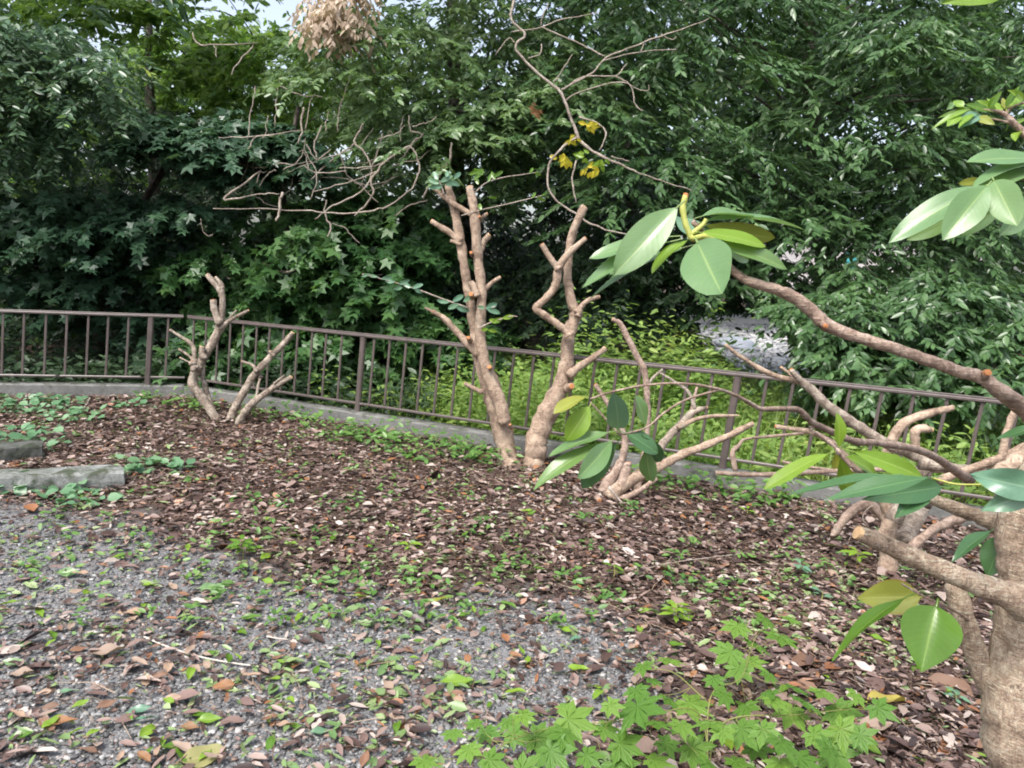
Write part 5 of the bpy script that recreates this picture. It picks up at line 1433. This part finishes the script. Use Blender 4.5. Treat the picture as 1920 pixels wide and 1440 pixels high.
def small_plant(label, px, py, h, n, L, mat, spread=1.0):
    c = G(px, py)
    r = thing('young_plant', label, 'plant', tuple(c))
    me = leaf_geo(L, L * 0.42, prof_ovate, 0.15, 0.08, 0, 0.25, 6, 4)
    me.materials.append(mat)
    pts = np.array([(0, 0, -0.01), (0.004, 0, h * 0.5), (0.0, 0.004, h)])
    v, f = tube_geo(catmull(pts, 4), np.linspace(0.0025, 0.0012, 9), 5, 0.05, 3)
    add_obj('stem', mesh_py('stem', v, f), r, M['petiole'])
    for i in range(n):
        a = i * 2.4 + random.uniform(-0.4, 0.4)
        t = 0.45 + 0.55 * i / max(1, n - 1)
        o = add_obj('leaf', me, r)
        B = np.array([0, 0, h * t]); dv = np.array([math.cos(a), math.sin(a), random.uniform(-0.15, 0.45)])
        s = random.uniform(0.7, 1.15)
        mw = frame_matrix(B + unit(dv) * L * 0.22, B + unit(dv) * L, np.array([0, -0.2, 1.0])) @ Matrix.Scale(s, 4)
        o.matrix_local = mw
    return r
small_plant('bright lime seedling with pointed leaves under the sawn branch', 1605, 1060, 0.10, 8, 0.085, M['rhodo_lime'])
small_plant('bushy dark green seedling in the middle of the litter', 455, 1045, 0.10, 16, 0.075, M['camellia'])
small_plant('small seedling with dark leaves right of the gravel edge', 1150, 1085, 0.08, 6, 0.06, M['camellia'])
small_plant('pale green seedling between gravel and litter', 768, 1035, 0.06, 6, 0.065, M['rhodo_lime'])
small_plant('leafy seedling above the maple sapling', 1265, 1175, 0.12, 14, 0.065, M['rhodo_lime'])
small_plant('blue green seedling near the sawn branch', 1500, 1075, 0.06, 8, 0.06, M['blue_leaf'])
small_plant('seedling with a few blue green leaves left of the glossy leaf', 1540, 1125, 0.05, 5, 0.06, M['blue_leaf'])
small_plant('two-leaved lime seedling on open litter before the kerb', 1400, 965, 0.04, 4, 0.07, M['rhodo_lime'])
small_plant('seedling at the foot of the near trunk', 1790, 1320, 0.05, 7, 0.055, M['blue_leaf'])

# ---- maple sapling in the foreground
def maple_mesh(size, seed, lobes=7):
    r = np.random.default_rng(seed)
    V = [(0, 0, 0)]; UV = [(0.5, 0.0)]
    span = math.radians(265)
    ring = []
    lens = []
    for k in range(lobes):
        a = -span / 2 + span * k / (lobes - 1)
        l = (0.45 + 0.55 * math.cos(a * 0.58) ** 1.2) * r.uniform(0.92, 1.06)
        lens.append((a, l))
    for k, (a, l) in enumerate(lens):
        hw = 0.20 * (0.6 + 0.4 * l)
        cx, sx = math.cos(a), math.sin(a)
        def pt(along, across, z):
            return ((sx * along + cx * across) * size, (cx * along - sx * across) * size, z * size)
        if k == 0:
            ring.append(pt(l * 0.30, -hw * 0.8, 0.0))
        for al, ac in ((0.46, -0.95), (0.56, -1.0), (0.60, -0.82), (0.72, -0.72), (0.76, -0.52), (0.88, -0.26), (1.0, 0.0), (0.88, 0.26), (0.76, 0.52), (0.72, 0.72), (0.60, 0.82), (0.56, 1.0), (0.46, 0.95)):
            ring.append(pt(l * al, hw * ac, 0.03 * (1 - abs(ac)) - 0.10 * al * al * (0.5 + 0.5 * r.random())))
        if k < lobes - 1:
            an_ = (a + lens[k + 1][0]) / 2
            rr = 0.42 * min(l, lens[k + 1][1])
            ring.append((math.sin(an_) * rr * size, math.cos(an_) * rr * size, 0.035 * size))
        else:
            ring.append(pt(l * 0.30, hw * 0.8, 0.0))
    V += ring
    F = [(0, i + 1, i) for i in range(1, len(ring))]
    k = len(V)
    pw = size * 0.014
    for t in (0, 1):
        y = -0.55 * size * t
        z = -0.16 * size * t
        V += [(-pw, y, z), (0, y, z + pw), (pw, y, z), (0, y, z - pw)]
    F += [(k + j, k + (j + 1) % 4, k + 4 + (j + 1) % 4, k + 4 + j) for j in range(4)]
    me = mesh_py('leaf', V, F, False)
    uvl = me.uv_layers.new(name='UVMap')
    for lp in me.loops:
        v = me.vertices[lp.vertex_index].co
        uvl.data[lp.index].uv = (0.5 + 0.12 + abs(v.x) / size * 0.1, 0.5 + v.y / size * 0.4)
    me.materials.append(M['maple_near' if seed % 3 else 'maple_near_pale'])
    return me
rm = thing('maple_sapling', 'spreading maple sapling with bright seven lobed leaves at the bottom of the photo', 'sapling', tuple(G(1330, 1500)))
mb = base_of(rm)
mm = [maple_mesh(1.0, s) for s in range(5)]
mleaves = [(840, 605, 62), (950, 575, 56), (1010, 640, 68), (800, 700, 72), (920, 668, 62), (610, 720, 74), (490, 750, 48), (850, 768, 64), (912, 730, 54), (480, 920, 100), (700, 895, 82), (470, 845, 62), (600, 880, 52), (250, 950, 84), (120, 1020, 72),
           (60, 930, 52), (360, 985, 64), (440, 1045, 84), (730, 960, 72), (700, 1065, 84), (790, 1000, 64), (880, 1000, 78), (1030, 1050, 86), (1160, 1010, 64), (1240, 930, 72), (1265, 1000, 92), (1120, 890, 84), (880, 905, 64), (1040, 930, 72), (955, 850, 54),
           (1180, 850, 64), (1400, 912, 58), (170, 1080, 80), (20, 1010, 60), (-90, 1000, 56), (-160, 1070, 70), (-60, 1100, 66), (300, 1090, 70), (560, 1100, 74), (860, 1110, 70), (960, 1000, 60), (1110, 1100, 76), (1230, 1090, 74), (640, 980, 56), (540, 800, 44),
           (1060, 570, 44), (740, 1130, 70), (-140, 960, 40), (380, 900, 48), (1330, 1010, 54), (200, 900, 44), (960, 780, 46), (1080, 830, 52), (1290, 860, 44), (790, 860, 50), (1000, 1120, 60), (420, 1130, 80), (70, 1130, 70), (-220, 1000, 50), (-260, 1080, 60), (-320, 1110, 56), (-60, 1040, 60), (-10, 960, 46), (320, 940, 60), (560, 960, 60), (640, 830, 50), (760, 800, 48), (820, 830, 50), (1000, 880, 56), (1200, 900, 50), (600, 1040, 66), (520, 1010, 60), (930, 1060, 70), (1080, 990, 60), (1180, 1060, 66), (1300, 1070, 60), (190, 1010, 66), (800, 1080, 66)]
twp = []
for i, (X, Y, r_) in enumerate(mleaves):
    if i >= 58 and i % 2:
        continue
    px, py = 960 + X / 2.0, 880 + Y / 2.0
    dg = float(gd(px, py))
    d = dg * rng.uniform(0.80, 0.90)
    size = r_ * (1.15 + 0.35 * rng.random()) / 2.0 / FPX * d
    c = P(px, py, d)
    a = rng.uniform(-0.9, 0.9) + math.pi * (0.75 if X < 700 else 1.0)      # leaf tips point outwards and down the picture
    al = np.array([math.sin(a), math.cos(a), -0.15 + rng.normal(0, 0.12)])
    nm = unit(np.array([rng.normal(0, 0.45), -0.30 + rng.normal(0, 0.42), 1.0]))
    o = add_obj('leaf', mm[i % 5], rm)
    mw = frame_matrix(c - unit(al) * size * 0.35, c + unit(al) * size, nm) @ Matrix.Scale(size, 4)
    stem_pt = np.array(mw @ Vector((0, -0.55, -0.16)))
    twp.append(stem_pt)
    mw.translation = Vector(np.array(mw.translation) - mb)
    o.matrix_local = mw
# twigs: chain the petiole ends to a few main stems
mains = [np.array([mb + [0, 0, -0.02], mb + [-0.02, 0.15, 0.22], P(1180, 1350, gd(1180, 1350) * 0.84), P(1010, 1370, gd(1010, 1370) * 0.86), P(900, 1420, gd(900, 1420) * 0.86)]),
         np.array([mb + [0, 0, -0.02], mb + [0.03, 0.2, 0.25], P(1390, 1270, gd(1390, 1270) * 0.85), P(1420, 1190, gd(1420, 1190) * 0.87), P(1470, 1165, gd(1470, 1165) * 0.88)]),
         np.array([mb + [0, 0, -0.02], mb + [0.05, 0.12, 0.2], P(1500, 1340, gd(1500, 1340) * 0.86), P(1600, 1330, gd(1600, 1330) * 0.88), P(1660, 1335, gd(1660, 1335) * 0.9)]),
         np.array([P(1320, 1310, gd(1320, 1310) * 0.85), P(1260, 1260, gd(1260, 1260) * 0.87), P(1200, 1255, gd(1200, 1255) * 0.88)])]
allm = []
for q in mains:
    c = catmull(q, 8)
    allm.append(c)
    stick3(rm, 'stem', c, np.linspace(0.0028, 0.0012, len(c)), M['sap_stem'], None, 6, 0.04)
allp = np.vstack(allm)
for s_ in twp:
    j = int(np.argmin(np.linalg.norm(allp - s_, axis=1)))
    e = allp[j]
    c = catmull(np.array([e, (e + s_) / 2 + [0, 0, -0.01], s_]), 4)
    stick3(rm, 'twig', c, np.linspace(0.0012, 0.0008, len(c)), M['sap_stem'], None, 5, 0.03)

# ================================================================== FALLEN LEAVES ONE BY ONE
protos = {}
def fallen(mat, prof, k):
    key = (mat, prof.__name__, k)
    if key not in protos:
        me = leaf_geo(1.0, 0.40 if prof is not prof_round else 0.6, prof, random.uniform(-0.18, 0.12), random.uniform(0.05, 0.3), random.uniform(-0.5, 0.5), 0.12, 8, 4, 0.10, 50 + k)
        me.materials.append(M[mat])
        protos[key] = me
    return protos[key]
def drop_leaf(px, py, L, mat, prof=prof_ovate, ang=None, label=None, group=None, k=0, lift=0.02):
    c = G(px, py)
    z = float(gz(np.array(c[0]), np.array(c[1]))) + lift
    o = add_obj('fallen_leaf', fallen(mat, prof, k))
    a = random.uniform(0, 2 * math.pi) if ang is None else math.radians(ang)
    dv = np.array([math.cos(a), math.sin(a), random.uniform(-0.08, 0.12)])
    c = np.array([c[0], c[1], z])
    nm = np.array([random.gauss(0, 0.18), random.gauss(-0.1, 0.18), 1.0])
    o.matrix_world = frame_matrix(c - dv * L / 2, c + dv * L / 2, nm) @ Matrix.Scale(L, 4)
    return tag(o, label, 'leaf', group)
specific = [(42, 1390, 0.085, 'camellia', prof_ovate, 25, 'dark green fallen leaf by the bottom left corner'), (115, 1365, 0.125, 'orange_leaf', prof_lance, 2, 'long orange brown fallen leaf near the bottom left corner'),
            (262, 1338, 0.085, 'blue_leaf', prof_ovate, 30, 'folded bluish green fallen leaf above the pale green one'), (272, 1358, 0.085, 'blue_leaf', prof_lance, 5, 'pale bluish fallen leaf just below the folded one'),
            (277, 1382, 0.065, 'rhodo_lime', prof_round, 60, 'small bright green fallen leaf at the lower left'), (330, 1405, 0.12, 'camellia', prof_ovate, 25, 'large green fallen leaf at the bottom left of centre'),
            (355, 1373, 0.09, 'orange_leaf', prof_lance, -10, 'orange fallen leaf beside the green leaves at the lower left'), (392, 1355, 0.10, 'rhodo_lime', prof_lance, 15, 'lime green fallen leaf lying across the orange one'),
            (420, 1292, 0.085, 'orange_leaf', prof_round, 15, 'broad orange brown fallen leaf on the gravel'), (128, 1305, 0.075, 'blue_leaf', prof_lance, 5, 'pale blue green fallen leaf on bare gravel at the left'),
            (28, 1252, 0.10, 'rhodo_pale', prof_lance, 0, 'pale green long leaf on gravel at the left edge'), (45, 1222, 0.08, 'rhodo_pale', prof_ovate, 10, 'pale green oval leaf on gravel near the left edge'), (22, 1140, 0.10, 'rhodo_lime', prof_lance, 20, 'light green leaf lying on gravel by the left edge'),
            (130, 1083, 0.13, 'rhodo_pale', prof_lance, 2, 'slim pale green leaf on gravel below the long block'), (250, 1155, 0.14, 'tan_leaf', prof_lance, 8, 'slim tan leaf on the gravel'), (470, 1160, 0.11, 'camellia', prof_lance, 2, 'slim dark green leaf in the middle of the gravel'),
            (825, 1132, 0.13, 'rhodo_yellow', prof_lance, 6, 'yellow green long leaf right of the gravel centre'), (855, 1287, 0.15, 'rhodo_lime', prof_lance, 10, 'long curled lime leaf above the maple sapling'), (530, 1372, 0.07, 'tan_leaf', prof_round, -15, 'pale brown round leaf near the bottom edge'),
            (600, 1385, 0.08, 'blue_leaf', prof_lance, 25, 'pale mint leaf near the bottom edge'), (1510, 1252, 0.16, 'brown_leaf', prof_round, 15, 'big curled red brown leaf left of the near trunk'), (1660, 1330, 0.17, 'dull_yellow_leaf', prof_round, 5, 'large dull yellow fallen leaf left of the near trunk'),
            (1780, 1300, 0.18, 'brown_leaf', prof_round, -40, 'big brown curled leaf at the foot of the near trunk'), (1640, 1372, 0.13, 'tan_leaf', prof_round, -5, 'broad pale tan leaf below the yellow one'), (1740, 1425, 0.09, 'tan_leaf', prof_lance, -20, 'narrow tan leaf at the bottom near the trunk'),
            (1185, 1222, 0.06, 'tan_leaf', prof_ovate, 50, 'small pale leaf standing on the gravel above the maple sapling'), (1080, 1203, 0.06, 'blue_leaf', prof_round, 20, 'small mint leaf on the gravel above the maple sapling'), (380, 1425, 0.15, 'olive_leaf', prof_round, 30, 'broad olive leaf cut by the bottom edge'),
            (400, 1105, 0.14, 'rhodo_pale', prof_round, 10, 'crumpled pale yellow green leaf at the gravel edge'), (200, 1240, 0.15, 'tan_leaf', prof_round, 5, 'crumpled tan leaf on the gravel left of the white stick'), (40, 1275, 0.10, 'tan_leaf', prof_round, 0, 'pinkish tan leaf on the gravel at the left edge')]
for k, (px, py, L, mt, pf, an_, lb) in enumerate(specific):
    drop_leaf(px, py, L, mt, pf, an_, lb, None, k % 6)
cnt = 0
w = scatter_view(6000, 0, 1440, 10, 1910)
w = w[np.argsort(w[:, 1] + rng.normal(0, 1.1, len(w)))]
px, py, d_ = proj(w)
kinds = [('brown_leaf', 'dry brown leaf lying loose on the ground', 'loose brown fallen leaves'), ('tan_leaf', 'dry pale tan leaf lying loose on the ground', 'loose tan fallen leaves'),
         ('rhodo_lime', 'light green leaf lying loose on the ground', 'loose light green fallen leaves'), ('camellia', 'dark green leaf lying loose on the ground', 'loose dark green fallen leaves'), ('orange_leaf', 'small orange leaf lying loose on the ground', 'loose orange fallen leaves')]
ing = gravel_at(w[:, 0], w[:, 1])
for i in rng.permutation(1500):
    if cnt >= 255:
        break
    if not ing[i] and rng.random() < 0.35:
        continue
    mt, lb, gp = kinds[rng.choice(5, p=[0.27, 0.24, 0.27, 0.17, 0.05])]
    on_ = 'gravel' if ing[i] else 'brown litter'
    lb = lb.replace('the ground', 'the ' + on_); gp = gp + ' on the ' + on_
    drop_leaf(px[i], py[i], rng.uniform(0.05, 0.11) if not ing[i] else rng.uniform(0.05, 0.095), mt, [prof_ovate, prof_lance, prof_rhodo][cnt % 3], None, lb, gp, int(rng.integers(0, 4)), rng.uniform(0.014, 0.034))
    cnt += 1
# fallen sticks
def fallen_stick(label, rows, mat, r0_):
    c = [G(x, y) + np.array([0, 0, 0.018]) for x, y in rows]
    base = c[0]
    c = catmull(np.array(c), 6)
    v, f = tube_geo(c - base, np.linspace(r0_, r0_ * 0.6, len(c)), 7, 0.08, 9)
    tag(add_obj('fallen_stick', mesh_py('fallen_stick', v, f), None, mat, tuple(base)), label, 'stick')
M['white_wood'] = mat_plain('peeled_wood', (0.44, 0.39, 0.34), (0.58, 0.53, 0.47), 60, 0.7)
fallen_stick('white peeled stick lying on the gravel', [(270, 1201), (320, 1222), (380, 1240), (440, 1251), (478, 1256)], M['white_wood'], 0.0048)
fallen_stick('short pale stick on the gravel beside the green leaves', [(500, 1200), (515, 1203), (540, 1206)], M['white_wood'], 0.004)
fallen_stick('long thin twig across the litter below the leafy shoot', [(1190, 1078), (1250, 1062), (1320, 1052), (1400, 1042)], M['bark_dead'], 0.004)
fallen_stick('thin brown twig lying above the maple sapling', [(975, 1360), (982, 1320), (1000, 1290)], M['bark_dead'], 0.004)
fallen_stick('short upright cut stake poking from the litter near the straight kerb', [(158, 770), (163, 760), (170, 748)], M['bark_dead'], 0.018)
